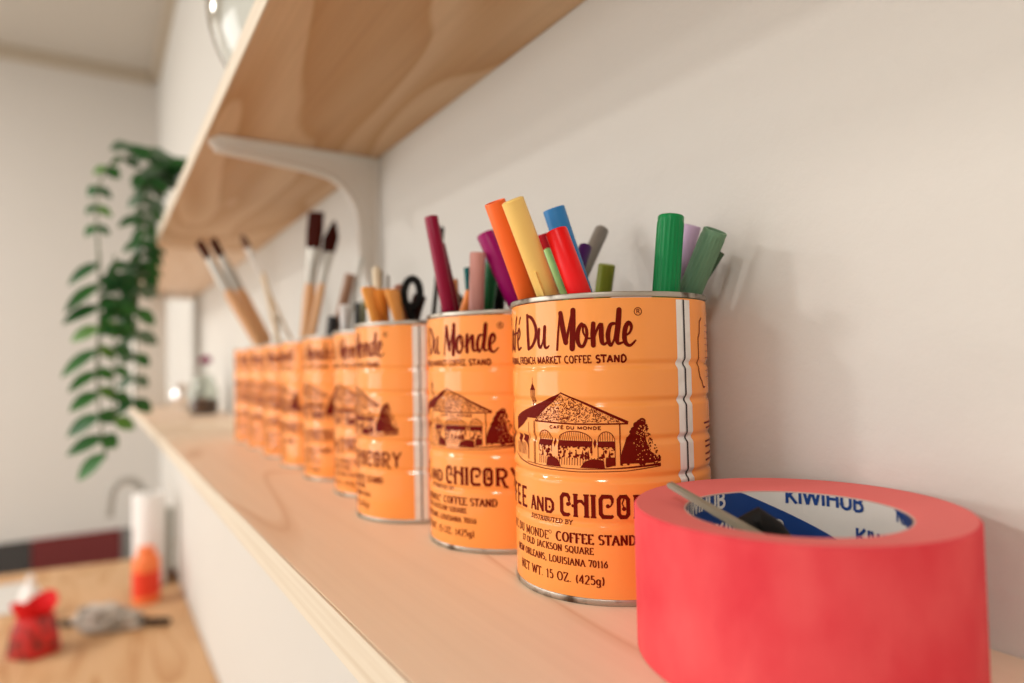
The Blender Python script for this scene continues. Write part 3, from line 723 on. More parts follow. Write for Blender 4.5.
# ------------------------------------------------------------------ pens and brushes
TOOLS = [
    (1, 'marker', 'orange', [0.3102, 0.0304, 0.0115], [0.289, 0.1181, 0.1944], 0.0055),
    (1, 'marker', 'yellow', [0.2803, 0.0336, 0.0116], [0.2699, 0.1196, 0.1911], 0.0056),
    (1, 'marker', 'blue', [0.2722, 0.0246, 0.0119], [0.2846, 0.0847, 0.1935], 0.0059),
    (1, 'marker', 'red', [0.2399, 0.0753, 0.0808], [0.265, 0.0976, 0.1769], 0.0056),
    (1, 'marker', 'darkred', [0.2895, 0.0241, 0.0102], [0.3068, 0.0778, 0.1839], 0.0042),
    (1, 'marker', 'lightgreen', [0.2349, 0.072, 0.05], [0.3001, 0.0786, 0.1743], 0.0023),
    (1, 'marker', 'purple', [0.2818, 0.1005, 0.0927], [0.2978, 0.0535, 0.1775], 0.0038),
    (1, 'marker', 'gray', [0.3063, 0.0904, 0.0956], [0.3216, 0.0213, 0.1944], 0.0045),
    (1, 'marker', 'olive', [0.3195, 0.0382, 0.0811], [0.2965, 0.0391, 0.1685], 0.0049),
    (1, 'marker', 'green', [0.2445, 0.0626, 0.0126], [0.2421, 0.0422, 0.185], 0.0066),
    (1, 'marker', 'lilac', [0.2992, 0.0157, 0.0828], [0.257, 0.0106, 0.1861], 0.0047),
    (1, 'marker', 'sage', [0.3131, 0.0295, 0.0352], [0.2315, 0.0218, 0.1779], 0.0062),
    (1, 'marker', 'darkgreen', [0.3222, 0.041, 0.0491], [0.2418, 0.0077, 0.1698], 0.0034),
    (2, 'marker', 'magenta', [0.3436, 0.0398, 0.0871], [0.3752, 0.0745, 0.197], 0.0062),
    (2, 'marker', 'maroon', [0.3605, 0.0836, 0.0104], [0.384, 0.109, 0.2064], 0.0044),
    (2, 'marker', 'maroon2', [0.4287, 0.0519, 0.0789], [0.3949, 0.0977, 0.1918], 0.0033),
    (2, 'marker', 'peach', [0.43, 0.0626, 0.0786], [0.413, 0.0779, 0.1718], 0.0019),
    (2, 'marker', 'teal', [0.4123, 0.0548, 0.0085], [0.4083, 0.0708, 0.1797], 0.0025),
    (2, 'marker', 'pink', [0.3948, 0.0779, 0.011], [0.3713, 0.0827, 0.1839], 0.005),
    (2, 'marker', 'orange2', [0.4067, 0.0966, 0.0876], [0.3903, 0.0785, 0.1611], 0.003),
    (2, 'marker', 'slate', [0.3703, 0.0701, 0.0087], [0.4004, 0.0584, 0.1852], 0.0027),
    (2, 'marker', 'green2', [0.409, 0.0809, 0.0108], [0.3815, 0.0655, 0.18], 0.0048),
    (2, 'marker', 'black2', [0.4268, 0.0461, 0.0509], [0.3917, 0.0533, 0.1753], 0.0042),
    (3, 'stick', 'black', [0.4959, 0.0739, 0.008], [0.4794, 0.0544, 0.2236], 0.002),
    (3, 'stick', 'cream', [0.517, 0.0877, 0.0092], [0.5087, 0.0996, 0.1927], 0.0032),
    (3, 'stick', 'brownthin', [0.5304, 0.0896, 0.0371], [0.5162, 0.0925, 0.1916], 0.0016),
    (3, 'stick', 'greystick', [0.4879, 0.1054, 0.0076], [0.518, 0.0858, 0.1881], 0.0016),
    (3, 'marker', 'white', [0.4528, 0.1028, 0.0242], [0.5035, 0.1078, 0.1575], 0.0026),
    (3, 'foam', 'orange_a', [0.4535, 0.087, 0.0098], [0.4838, 0.115, 0.1716], 0.0038),
    (3, 'foam', 'orange_b', [0.4971, 0.0883, 0.0096], [0.4834, 0.1049, 0.1713], 0.0036),
    (3, 'foam', 'orange_c', [0.4441, 0.0866, 0.0595], [0.4745, 0.0999, 0.169], 0.0038),
    (3, 'stick', 'brownstick', [0.4739, 0.0713, 0.0095], [0.4856, 0.0897, 0.176], 0.0035),
    (3, 'marker', 'darkbrown', [0.5288, 0.0834, 0.0865], [0.4773, 0.0758, 0.1663], 0.0052),
    (4, 'marker', 'whitepen', [0.6249, 0.0853, 0.0561], [0.5924, 0.099, 0.1686], 0.0041),
    (4, 'marker', 'black3', [0.5733, 0.0999, 0.0276], [0.6004, 0.0836, 0.1716], 0.0026),
    (4, 'marker', 'olive2', [0.6085, 0.0936, 0.0092], [0.6066, 0.0749, 0.1743], 0.0032),
    (5, 'marker', 'brown', [0.7206, 0.0918, 0.0519], [0.6887, 0.0607, 0.211], 0.0056),
    (5, 'marker', 'clear', [0.7384, 0.0696, 0.0426], [0.697, 0.0468, 0.2313], 0.0036),
    (5, 'marker', 'black4', [0.6791, 0.0978, 0.052], [0.6906, 0.0796, 0.165], 0.0053),
    (6, 'brush', 'wide', [0.8198, 0.0873, 0.014], [0.7841, 0.0693, 0.2972], 0.008),
    (6, 'brush', 'slim', [0.7765, 0.0946, 0.0723], [0.7832, 0.0483, 0.2872], 0.0054),
    (7, 'brush', 'white', [0.9423, 0.0304, 0.0819], [0.9313, 0.1272, 0.2898], 0.0043),
    (7, 'stick', 'cream2', [0.8634, 0.0776, 0.052], [0.9236, 0.102, 0.241], 0.003),
    (7, 'marker', 'white2', [0.8933, 0.0977, 0.0788], [0.9168, 0.0874, 0.1809], 0.0052),
    (8, 'brush', 'red_a', [0.9653, 0.0452, 0.0493], [1.0538, 0.1646, 0.2994], 0.0069),
    (8, 'brush', 'red_b', [0.9768, 0.0232, 0.025], [1.0596, 0.1458, 0.3049], 0.007),
]
LAB = {
 'magenta': ('marker', 'magenta purple marker leaning left just behind the nearest can', 'felt_marker'),
 'orange': ('marker', 'orange marker in the nearest can, leaning left beside the tall yellow one', 'felt_marker'),
 'yellow': ('marker', 'tall pale yellow marker in the nearest can', 'felt_marker'),
 'blue': ('marker', 'sky blue marker standing behind the bright red marker', 'felt_marker'),
 'red': ('marker', 'bright red marker at the front of the nearest can', 'felt_marker'),
 'darkred': ('marker', 'red marker mostly hidden between the yellow and the bright red markers', 'felt_marker'),
 'lightgreen': ('marker', 'slim light green marker showing between the yellow and red markers', 'felt_marker'),
 'purple': ('marker', 'dark purple marker beside the grey marker', 'felt_marker'),
 'gray': ('marker', 'grey marker leaning right towards the wall, behind the dark purple one', 'felt_marker'),
 'olive': ('marker', 'short olive green marker in the middle of the nearest can', 'felt_marker'),
 'green': ('marker', 'upright bright green ribbed marker at the right of the nearest can', 'felt_marker'),
 'lilac': ('marker', 'lilac marker between the bright green and the sage green markers', 'felt_marker'),
 'sage': ('marker', 'sage green ribbed marker leaning right over the can rim', 'felt_marker'),
 'darkgreen': ('marker', 'dark green marker hidden behind the sage green one', 'felt_marker'),
 'maroon': ('marker', 'tall glossy maroon marker leaning left in the second can', 'felt_marker'),
 'maroon2': ('marker', 'shorter maroon marker crossing behind the tall maroon one', 'felt_marker'),
 'peach': ('marker', 'slim peach orange marker right of the maroon markers', 'felt_marker'),
 'teal': ('marker', 'slim teal marker left of the pink marker', 'felt_marker'),
 'pink': ('marker', 'dusty pink marker in the middle of the second can', 'felt_marker'),
 'orange2': ('marker', 'small orange marker leaning in the second can', 'felt_marker'),
 'slate': ('marker', 'slate blue marker showing between the pink and green markers', 'felt_marker'),
 'green2': ('marker', 'dark green marker in the second can, right of the pink marker', 'felt_marker'),
 'black2': ('marker', 'black marker at the right side of the second can', 'felt_marker'),
 'black': ('stick', 'thin black stick rising behind the maroon markers', 'thin_stick'),
 'cream': ('stick', 'cream coloured stick behind the flat orange tools', 'craft_stick'),
 'brown': ('marker', 'brown marker in the fifth can, above the white capped pen', 'felt_marker'),
 'brownthin': ('stick', 'thin brown stick beside the cream one in the third can', 'thin_stick'),
 'greystick': ('stick', 'thin grey stick behind the flat orange tools', 'thin_stick'),
 'white': ('marker', 'small white marker left of the flat orange tools', 'felt_marker'),
 'orange_a': ('craft tool', 'leftmost flat flared orange tool in the third can', 'flat_tool'),
 'orange_b': ('craft tool', 'middle flat flared orange tool in the third can', 'flat_tool'),
 'orange_c': ('craft tool', 'rightmost flat flared orange tool in the third can, leaning left', 'flat_tool'),
 'brownstick': ('stick', 'reddish brown stick beside the black scissors handle', 'craft_stick'),
 'darkbrown': ('marker', 'dark brown marker at the right of the third can', 'felt_marker'),
 'whitepen': ('pen', 'white capped pen in the fourth can', 'felt_marker'),
 'black3': ('pen', 'thin black pen between the white pen and the orange tools', 'felt_marker'),
 'olive2': ('pen', 'slim olive brown pen left of the flat orange tools', 'felt_marker'),
 'clear': ('craft tool', 'pale translucent slim tool rising above the brown marker', 'felt_marker'),
 'black4': ('marker', 'short black marker left of the white capped pen', 'felt_marker'),
 'wide': ('paintbrush', 'wide paintbrush with square dark red bristles', 'paintbrush'),
 'slim': ('paintbrush', 'paintbrush with pointed dark red bristles, right of the wide one', 'paintbrush'),
 'white2': ('marker', 'short white marker in the seventh can', 'felt_marker'),
 'cream2': ('stick', 'cream wooden stick beside the thin white brush', 'craft_stick'),
 'red_a': ('paintbrush', 'leftmost red tipped paintbrush leaning far left', 'paintbrush'),
 'red_b': ('paintbrush', 'second red tipped paintbrush leaning left, beside the leftmost one', 'paintbrush'),
 'bwhite': ('paintbrush', 'thin brush with a white ferrule leaning left', 'paintbrush'),
}
def marker(name, base, tip, r, m_, ribs=0, hollow=True):
    F0, L = frame(base, tip)
    e = empty(name, base); e.matrix_world = F0
    seg = 48
    cap_l = min(.062, L * .42); z0 = L - cap_l
    rb = (lambda i, z: (1 + .022 * (1 if (i // 2) % 2 else -1))) if ribs else None
    bm = bmesh.new()
    rr = r
    lathe(bm, [(0, 0), (rr * .86, 0), (rr * .88, .001), (rr * .88, z0 - .0005), (0, z0 - .0005)], 24)
    fin('barrel', bm, m_, e)
    bm = bmesh.new()
    pr_ = [(rr * .9, z0), (rr * 1.0, z0 + .0008), (rr * 1.0, L - .0006), (rr * .95, L), (rr * .84, L), (rr * .80, L - .0006), (rr * .80, L - .0035)]
    if hollow: pr_ += [(rr * .5, L - .0035), (rr * .47, L - .0012), (rr * .36, L - .0012), (rr * .33, L - .0035), (0, L - .0035)]
    else: pr_ = pr_[:3] + [(rr * .8, L), (0, L)]
    pr_ = [(0, z0)] + pr_
    lathe(bm, pr_, seg, wob=(lambda i, z: rb(i, z) if (rb and z0 + .002 < z < L - .001) else 1) if rb else None)
    fin('cap', bm, m_, e)
    return e
def ribbed(name, base, tip, r, m_):
    F0, L = frame(base, tip); e = empty(name, base); e.matrix_world = F0
    z0 = L - min(.066, L * .45)
    bm = bmesh.new(); lathe(bm, [(0, 0), (r * .86, 0), (r * .88, .001), (r * .88, z0 - .0005), (0, z0 - .0005)], 24); fin('barrel', bm, m_, e)
    bm = bmesh.new(); seg = 72
    w_ = lambda i, z: 1 + (.0 if (z > L - .0032 or z < z0 + .0005) else .045 * math.cos(i * 2 * PI * 18 / 72))
    lathe(bm, [(0, z0), (r * .92, z0), (r * .985, z0 + .001), (r * .985, L - .0035), (r * .985, L - .003), (r, L - .0005), (r * .95, L), (r * .84, L), (r * .8, L - .0006), (r * .8, L - .004), (r * .52, L - .004), (r * .48, L - .0012), (r * .36, L - .0012), (r * .32, L - .004), (0, L - .004)], seg, wob=w_)
    fin('cap', bm, m_, e)
    return e
for can, kind, key, base, tip, r in TOOLS:
    kk = 'bwhite' if (kind == 'brush' and key == 'white') else key
    cat, lab, nm = LAB[kk]
    g = {1: 'tools in the nearest can', 2: 'tools in the second can', 3: 'tools in the third can', 4: 'pens in the fourth can', 5: 'tools in the fifth can', 6: 'brushes in the sixth can', 7: 'tools in the seventh can', 8: 'brushes in the eighth can'}[can]
    if kind == 'marker':
        if key in ('green', 'sage'): e = ribbed(nm, base, tip, r, M['m_' + key])
        else: e = marker(nm, base, tip, r, M['m_' + key], hollow=key not in ('yellow', 'olive', 'pink', 'whitepen', 'black3', 'white', 'white2'))
        if key == 'yellow':
            F0, L = frame(base, tip)
            bm = bmesh.new(); box(bm, -.0006, .0006, r * .97, r * 1.22, L - .056, L - .036, .0002)
            fin('clip', bm, M['m_yellow'], e, smooth=False)
    elif kind == 'stick':
        if key == 'brownstick': r *= 1.5
        F0, L = frame(base, tip)
        bm = bmesh.new(); lathe(bm, [(0, 0), (r * .8, .0005), (r, .003), (r, L - .003), (r * .7, L - .0008), (0, L)], 14)
        e = fin(nm, bm, M['m_' + key]); e.matrix_world = F0
    elif kind == 'foam':
        F0, L = frame(base, tip)
        bm = bmesh.new()      # flat blade that flares to the top
        rows = [(0, .5, .5), (.3, .5, .5), (.72, 1.3, .42), (.9, 1.9, .35), (.985, 2.3, .3), (1.0, 2.2, .2)]
        tube(bm, [(0, 0, L * t) for t, _, _ in rows], [r * a for _, a, _ in rows], 16, flat=.45)
        e = fin(nm, bm, M['m_' + key]); e.matrix_world = F0
    else:
        F0, L = frame(base, tip); e = empty(nm, base); e.matrix_world = F0
        flat = {'wide': (.044, .042, 1.12, .42), 'slim': (.040, .038, 1.35, .6), 'white': (.018, .044, 1.25, .9), 'red_a': (.030, .056, .88, .42), 'red_b': (.030, .056, .88, .42)}[key]
        bl, fl, wv, th = flat
        def sec(bm, rows, seg=20):
            rings = []
            for z, hw, ht in rows:
                rings.append([bm.verts.new((hw * math.copysign(abs(math.cos(a)) ** .7, math.cos(a)), ht * math.sin(a), z)) for a in [2 * PI * q / seg for q in range(seg)]])
            for a, b in zip(rings, rings[1:]):
                for q in range(seg): bm.faces.new((a[q], a[(q + 1) % seg], b[(q + 1) % seg], b[q]))
            bm.faces.new(rings[0][::-1]); bm.faces.new(rings[-1])
        r *= 1.3 if key in ('wide', 'slim') else 1.1
        hr = r * (.70 if key in ('wide', 'slim') else 1.1) if key != 'white' else r * .5
        bm = bmesh.new()
        sec(bm, [(0, hr * .35, hr * .35), (.012, hr * .55, hr * .55), (L * .35, hr * .9, hr * .8), (L - bl - fl - .012, hr * 1.0, hr * .8), (L - bl - fl, hr * .8, hr * .7)])
        fin('handle', bm, M['cream_wood'] if key == 'white' else M['tan_wood'], e)
        fw = r * wv
        bm = bmesh.new()
        sec(bm, [(L - bl - fl, hr * .86, hr * .76), (L - bl - fl * .6, hr * .95, hr * .8), (L - bl, fw * .92, r * th)])
        fin('ferrule', bm, M['white'] if key == 'white' else M['ferrule'], e)
        bm = bmesh.new()
        if key == 'slim': sec(bm, [(L - bl, fw * .9, r * th), (L - bl * .55, fw * 1.15, r * th), (L - bl * .2, fw * .6, r * th * .6), (L, fw * .2, r * th * .2)])
        elif key == 'white': sec(bm, [(L - bl, fw * .8, fw * .8), (L - bl * .4, fw * .8, fw * .8), (L, fw * .25, fw * .25)])
        else: sec(bm, [(L - bl, fw * .9, r * th), (L - bl * .5, fw * 1.02, r * th * .9), (L - .001, fw * 1.0, r * th * .45)])
        fin('bristles', bm, M['bristle2'] if key == 'white' else M['bristle'], e)
    tag(e, lab, cat, g)

# black scissors in the third can: two finger loops above the rim, blades inside
def ring_loop(bm, c_, rx, rz, t, yd, tilt=0, seg=28):
    pts = [Vector((c_[0] + rx * math.cos(a) * yd[0] + math.sin(tilt) * rz * math.sin(a), c_[1] + rx * math.cos(a) * yd[1], c_[2] + rz * math.sin(a))) for a in [2 * PI * q / seg for q in range(seg)]]
    rings = []
    n = len(pts)
    for i, p in enumerate(pts):
        tt = (pts[(i + 1) % n] - pts[i - 1]).normalized(); s = Vector((yd[1], -yd[0], 0)); u = s.cross(tt)
        rings.append([bm.verts.new(p + t * (s * math.cos(2 * PI * k / 8) * .8 + u * math.sin(2 * PI * k / 8))) for k in range(8)])
    for i in range(n):
        a, b = rings[i], rings[(i + 1) % n]
        for k in range(8): bm.faces.new((a[k], a[(k + 1) % 8], b[(k + 1) % 8], b[k]))
sc = empty('scissors', (.480, .060, .004))
yd = (-.60, -.80)
bm = bmesh.new(); ring_loop(bm, (-.006, .024, .164), .0062, .0108, .0030, yd, -.1)
tube(bm, [(-.003, .026, .154), (0, .014, .120), (0, .004, .098)], [.003, .0034, .003], 10)
fin('handle', bm, M['black'], sc)
bm = bmesh.new(); ring_loop(bm, (-.024, -.002, .152), .0066, .0095, .0034, yd, .1)
tube(bm, [(-.020, .003, .141), (-.008, .003, .118), (-.001, .001, .098)], [.003, .0034, .003], 10)
fin('handle', bm, M['black'], sc)
bm = bmesh.new()
for s in (-1, 1):
    vs = [bm.verts.new(v) for v in ((s * .006, s * .001, .10), (-s * .002, s * .001, .10), (-s * .001, s * .001, .004), (s * .006, s * .002, .10), (-s * .002, s * .002, .10), (-s * .001, s * .002, .004))]
    bm.faces.new(vs[:3]); bm.faces.new(vs[3:][::-1])
    for a, b in ((0, 1), (1, 2), (2, 0)): bm.faces.new((vs[a], vs[b], vs[b + 3], vs[a + 3]))
fin('blades', bm, M['steel'], sc, smooth=False)
tag(sc, 'black handled scissors standing in the third can', 'scissors', 'tools in the third can')

# ------------------------------------------------------------------ roll of red tape
TX, TY, RO, RI, HT = .1635, .0620, .06013, .03991, .05317
tp = empty('tape_roll', (TX, TY, .0001), math.radians(5.7))
tag(tp, 'wide roll of red crepe masking tape lying flat at the front of the shelf', 'tape')
bm = bmesh.new(); seg = 128
fr_ = lathe(bm, [(RI + .0007, 0), (RO - .0008, 0), (RO, .0008), (RO, HT + .0016), (RO - .0009, HT + .0025)], seg)
fin('outer_wrap', bm, M['tape'], tp)
bm = bmesh.new()
rs = [RO - .0009 - (RO - .0009 - RI - .0007) * i / 40 for i in range(41)]
lathe(bm, [(r, HT + .0025 * (1 - i / 40) ** .8 + (.00012 if i % 2 else 0)) for i, r in enumerate(rs)], seg)
n, l, b_ = nodes(M['tape_top'])
fin('wound_layers', bm, M['tape_top'], tp)
bm = bmesh.new(); lathe(bm, [(RI, 0), (RI + .0007, 0), (RI + .0007, HT), (RI, HT)], seg, close=True)
fin('cardboard_core', bm, M['core'], tp)
bm = bmesh.new()     # printed liner inside the core
ink = Ink(off=-.0002, zmin=.6, zmax=51.9, rad=RI)
KM = RI * 1000 * PI / 180
zl = .6
N_ = 120
def qd(a0, a1, z00, z01, z10, z11, mi):
    ink.quad([(a0 * KM, z00), (a1 * KM, z10), (a1 * KM, z11), (a0 * KM, z01)], mi)
for i in range(N_):
    qd(360 * i / N_, 360 * (i + 1) / N_, .6, 51.9, .6, 51.9, 0)
ink.off = -.00035
# diagonal blue bands: lower edge rises with angle; band = angles left of the line through (326, 50.2) and (275, 34.3)
sl = 15.9 / 51.0
def band(c0, wdeg):
    # region between lines z = sl*(a-c0) and z = sl*(a-c0-wdeg)
    n_ = 160
    for i in range(n_):
        a0 = c0 - 30 + (wdeg + 240) * i / n_; a1 = c0 - 30 + (wdeg + 240) * (i + 1) / n_
        f = lambda a: (min(51.9, max(.6, sl * (a - c0 - wdeg))), min(51.9, max(.6, sl * (a - c0))))
        l0, h0 = f(a0); l1, h1 = f(a1)
        if h0 - l0 < .02 and h1 - l1 < .02: continue
        qd(a0, a1, l0, h0, l1, h1, 1)
c_a = 275 - 34.3 / sl          # where the edge line meets z = 0
band(c_a, 92)
band(c_a - 189, 92)
ink.off = -.0005
def kiwi(a_left, zb, mi, h=6.4, wdeg=47):
    # seen from inside, reading order runs with falling angle
    ink2 = ink
    adv = sum(G[c][0] for c in 'KIWIHUB'); sx = wdeg * KM / adv; x = a_left * KM
    for c in 'KIWIHUB':
        for pts, _, _ in G[c][1]:
            q = [(x - p[0] * sx, zb + p[1] * h + .0) for p in pts]
            ink2.stroke(q, 1.25, mi, step=.6, capr=0)
        x -= G[c][0] * sx
kiwi(304.5, 47.4, 1)
kiwi(263.2, 34.2, 1)
kiwi(232, 47.6, 1)
kiwi(352.5, 33.4, 2)
kiwi(391, 46.4, 2)
kiwi(300, 20.6, 1); kiwi(360, 19, 2)
ink.zmin = .6
me = bpy.data.meshes.new('printed_liner'); ink.bm.to_mesh(me); ink.bm.free()
link('printed_liner', me, [M['core_white'], M['blue_ink'], M['core_white']], tp)

# flat beige tool resting in the roll, black one lying in the core
def flat_stick(name, a, b, wa, wb, t, m_):
    F0, L = frame(a, b, (0, 0, 1))
    bm = bmesh.new()
    pts = [(-wa, 0), (wa, 0), (wb, L), (-wb, L)]
    lo = [bm.verts.new((x, -t / 2, z)) for x, z in pts]; hi = [bm.verts.new((x, t / 2, z)) for x, z in pts]
    bm.faces.new(lo); bm.faces.new(hi[::-1])
    for i in range(4):
        j = (i + 1) % 4; bm.faces.new((lo[i], lo[j], hi[j], hi[i]))
    bmesh.ops.bevel(bm, geom=list(bm.edges), offset=t * .25, segments=2, affect='EDGES')
    o = fin(name, bm, m_); o.matrix_world = F0
    return o
st = flat_stick('flat_metal_tool', (.1430, .0745, .0365), (.2005, .0905, .0616), .0042, .0019, .0022, M['stick'])
tag(st, 'flat beige metal tool resting on the inner edge of the red tape roll', 'tool')
bm = bmesh.new()
tube(bm, [(.0072, .0168, .0435), (.0106, .0125, .0458), (.0085, .0100, .0475), (.0045, .0060, .0450), (-.002, .002, .036), (-.011, -.006, .016), (-.014, -.009, .003)], [.0030, .0062, .0072, .0052, .0036, .0028, .0018], 18)
bk = fin('black_handled_tool', bm, M['black']); bk.location = (TX, TY, 0)
tag(bk, 'black handled tool standing inside the core of the red tape roll', 'tool')

# ------------------------------------------------------------------ glass bowl on the upper shelf
bm = bmesh.new()
rg, bg = .086, .112
prg = [(0, 0)] + [(rg * math.cos(a), bg + bg * math.sin(a)) for a in [math.radians(-80 + 8 * q) for q in range(17)]] + [(rg * .78, 2 * bg * .885), (rg * .84, 2 * bg * .90)]
inn = [(rg * .81, 2 * bg * .90)] + [((rg - .003) * math.cos(a), bg + (bg - .003) * math.sin(a)) for a in [math.radians(44 - 8 * q) for q in range(16)]] + [(0, .0035)]
lathe(bm, prg + inn, 64)
gb = fin('glass_bowl', bm, M['glass']); gb.location = (.72, .110, .3836)
tag(gb, 'clear round glass bowl on the near upper shelf, bright lights reflected in it', 'bowl')

# ------------------------------------------------------------------ trailing plant
pl = empty('trailing_plant', (1.41, .100, .3836))
tag(pl, 'trailing green vine spilling off the end of the near upper shelf', 'plant')
bm = bmesh.new()
lathe(bm, [(0, 0), (.042, 0), (.045, .003), (.058, .085), (.061, .088), (.061, .098), (.056, .098), (.054, .086), (0, .084)], 40)
fin('pot', bm, M['pot'], pl)
rn = random.Random(11)
bmS = bmesh.new(); BL = {0: bmesh.new(), 1: bmesh.new(), 2: bmesh.new()}
def leaf(p, d, nrm, L, W_, which):
    bm = BL[which]
    d = Vector(d).normalized(); nrm = Vector(nrm); s = d.cross(nrm).normalized(); nrm = s.cross(d)
    n_ = 7; rows = []
    for i in range(n_ + 1):
        t = i / n_; w_ = W_ * (math.sin(PI * min(1, t * .92 + .06)) ** .8) * (1 - .25 * t)
        if i == n_: w_ = W_ * .03
        c_ = Vector(p) + d * L * t - nrm * L * .22 * t * t
        rows.append([bm.verts.new(c_ - s * w_ + nrm * w_ * .3), bm.verts.new(c_), bm.verts.new(c_ + s * w_ + nrm * w_ * .3)])
    for a, b in zip(rows, rows[1:]):
        for q in range(2): bm.faces.new((a[q], a[q + 1], b[q + 1], b[q]))
def strand(pts, sides, L0=.055, dens=.022, which=(0, 0, 0, 2), W0=.011):
    P = [Vector(p) for p in pts]
    # smooth (Catmull-Rom)
    Q = []
    for i in range(len(P) - 1):
        a, b, c_, d = P[max(i - 1, 0)], P[i], P[i + 1], P[min(i + 2, len(P) - 1)]
        for k in range(8):
            t = k / 8
            Q.append(.5 * ((2 * b) + (c_ - a) * t + (2 * a - 5 * b + 4 * c_ - d) * t * t + (-a + 3 * b - 3 * c_ + d) * t ** 3))
    Q.append(P[-1])
    tube(bmS, [q - Vector(pl.location) for q in Q], .0018, 6)
    acc = 0; sd = 1
    for a, b in zip(Q, Q[1:]):
        acc += (b - a).length
        if acc > dens:
            acc = 0; sd = -sd
            tdir = (b - a).normalized()
            for s_ in sides:
                out = Vector((-.35 * 0 + rn.uniform(-.5, .3), s_ * 1.0, rn.uniform(-.55, -.1))) + tdir * .25
                L = L0 * rn.uniform(.75, 1.15)
                leaf(b - Vector(pl.location), out, (-.8, .35, .5), L, W0 * rn.uniform(.8, 1.2), rn.choice(which))
top = (1.41, .105, .466)
strand([(1.43, .262, .33), (1.435, .262, .25), (1.435, .262, .17), (1.435, .264, .09), (1.435, .262, .02)], (-1,), L0=.040, dens=.040, W0=.014)
A_ = [top, (1.415, .151, .505), (1.415, .215, .512), (1.415, .262, .500), (1.420, .286, .455), (1.425, .290, .401), (1.425, .288, .346)]
B_ = [(1.425, .288, .346), (1.430, .286, .282), (1.435, .286, .202), (1.435, .290, .123), (1.435, .286, .044), (1.435, .276, -.045)]
strand(A_, (1, -1), L0=.030, dens=.034, W0=.012)
strand(B_, (1,), L0=.066, dens=.031, W0=.0175, which=(0, 0, 0, 0, 2))
strand([(1.43, .286, .33), (1.435, .285, .25), (1.435, .286, .17), (1.435, .288, .09), (1.435, .284, .02), (1.435, .276, -.04)], (-1,), L0=.040, dens=.036, W0=.015, which=(0, 0, 0, 2))
strand([top, (1.415, .151, .500), (1.420, .197, .485), (1.425, .218, .439), (1.430, .218, .360), (1.435, .224, .271), (1.435, .226, .202), (1.435, .228, .123), (1.440, .230, .045)], (1, -1), L0=.038, dens=.036, which=(0, 1, 1), W0=.014)
strand([top, (1.425, .162, .490), (1.430, .200, .462), (1.435, .208, .389), (1.440, .212, .310), (1.445, .214, .261)], (1, -1), L0=.034, dens=.017, which=(0, 1, 0), W0=.014)
strand([top, (1.395, .141, .500), (1.395, .191, .515), (1.395, .245, .525)], (1, -1), L0=.040, dens=.012, which=(0, 0, 1), W0=.015)
strand([top, (1.43, .150, .50), (1.43, .185, .50), (1.43, .21, .48)], (1, -1), L0=.034, dens=.012, which=(0, 1, 1), W0=.014)
strand([(1.435, .226, .330), (1.435, .250, .300), (1.435, .258, .240), (1.435, .256, .200)], (1, -1), L0=.040, dens=.020, which=(0, 0), W0=.016)
for b_ in BL.values():
    for v in b_.verts:
        if v.co.z + .3836 < .400 and v.co.z + .3836 > .350 and v.co.y + .100 < .1925: v.co.y = .0925
fin('stems', bmS, M['stem'], pl)
fin('dark_leaves', BL[0], M['leaf'], pl, norm=False); fin('grey_leaves', BL[1], M['leaf2'], pl, norm=False); fin('fresh_leaves', BL[2], M['leaf3'], pl, norm=False)

# ------------------------------------------------------------------ far end of the lower shelf
bm = bmesh.new()
box(bm, 0, .02, 0, .092, 0, .350, .002)
box(bm, .02, .20, .0, .012, 0, .350, .002); box(bm, .02, .20, .080, .092, 0, .350, .002)
sb = fin('storage_box', bm, M['white']); sb.location = (2.40, .100, .0001)
tag(sb, 'tall white box standing at the far end of the lower shelf', 'box')
jr = empty('glass_jar', (1.875, .058, .0001)); tag(jr, 'small glass jar with brown filling on the far lower shelf board', 'jar')
bm = bmesh.new(); lathe(bm, [(0, 0), (.030, 0), (.034, .004), (.037, .03), (.035, .065), (.026, .082), (.026, .096), (.028, .098), (.0235, .098), (.0235, .082), (.033, .064), (.035, .03), (.032, .005), (0, .003)], 40)
fin('jar_glass', bm, M['jar_glass'], jr)
bm = bmesh.new(); lathe(bm, [(0, .0034), (.0315, .006), (.0342, .030), (.028, .038), (0, .042)], 32)
fin('filling', bm, M['brown_stuff'], jr)
fl = empty('dried_flower', (1.875, .058, .043)); tag(fl, 'magenta flower head standing in the small glass jar', 'flower')
bm = bmesh.new(); tube(bm, [(0, 0, .0), (.002, -.003, .05), (0, -.006, .085)], .0015, 8); fin('stalk', bm, M['stem'], fl)
bm = bmesh.new()
for k in range(34):
    a = k * 2.4; el = .1 + 1.3 * (k / 34)
    c_ = Vector((0, -.006, .085)); d = Vector((math.cos(a) * math.cos(el), math.sin(a) * math.cos(el), math.sin(el)))
    s = d.cross(Vector((0, 0, 1))).normalized()
    v = [bm.verts.new(c_ + d * .002), bm.verts.new(c_ + d * .014 + s * .006), bm.verts.new(c_ + d * .025), bm.verts.new(c_ + d * .014 - s * .006)]
    bm.faces.new(v)
fin('petals', bm, M['magenta_petals'], fl, norm=False)
bm = bmesh.new(); lathe(bm, [(0, 0), (.014, 0), (.015, .004), (.010, .008)] + [(.034 * math.cos(a), .0405 + .034 * math.sin(a)) for a in [math.radians(-68 + 8 * q) for q in range(20)]] + [(0, .0745)], 48)
gg = fin('silver_ball', bm, M['mirror']); gg.location = (2.15, .078, .0001)
tag(gg, 'small shiny silvery ball behind the jar on the far lower shelf board', 'ball')

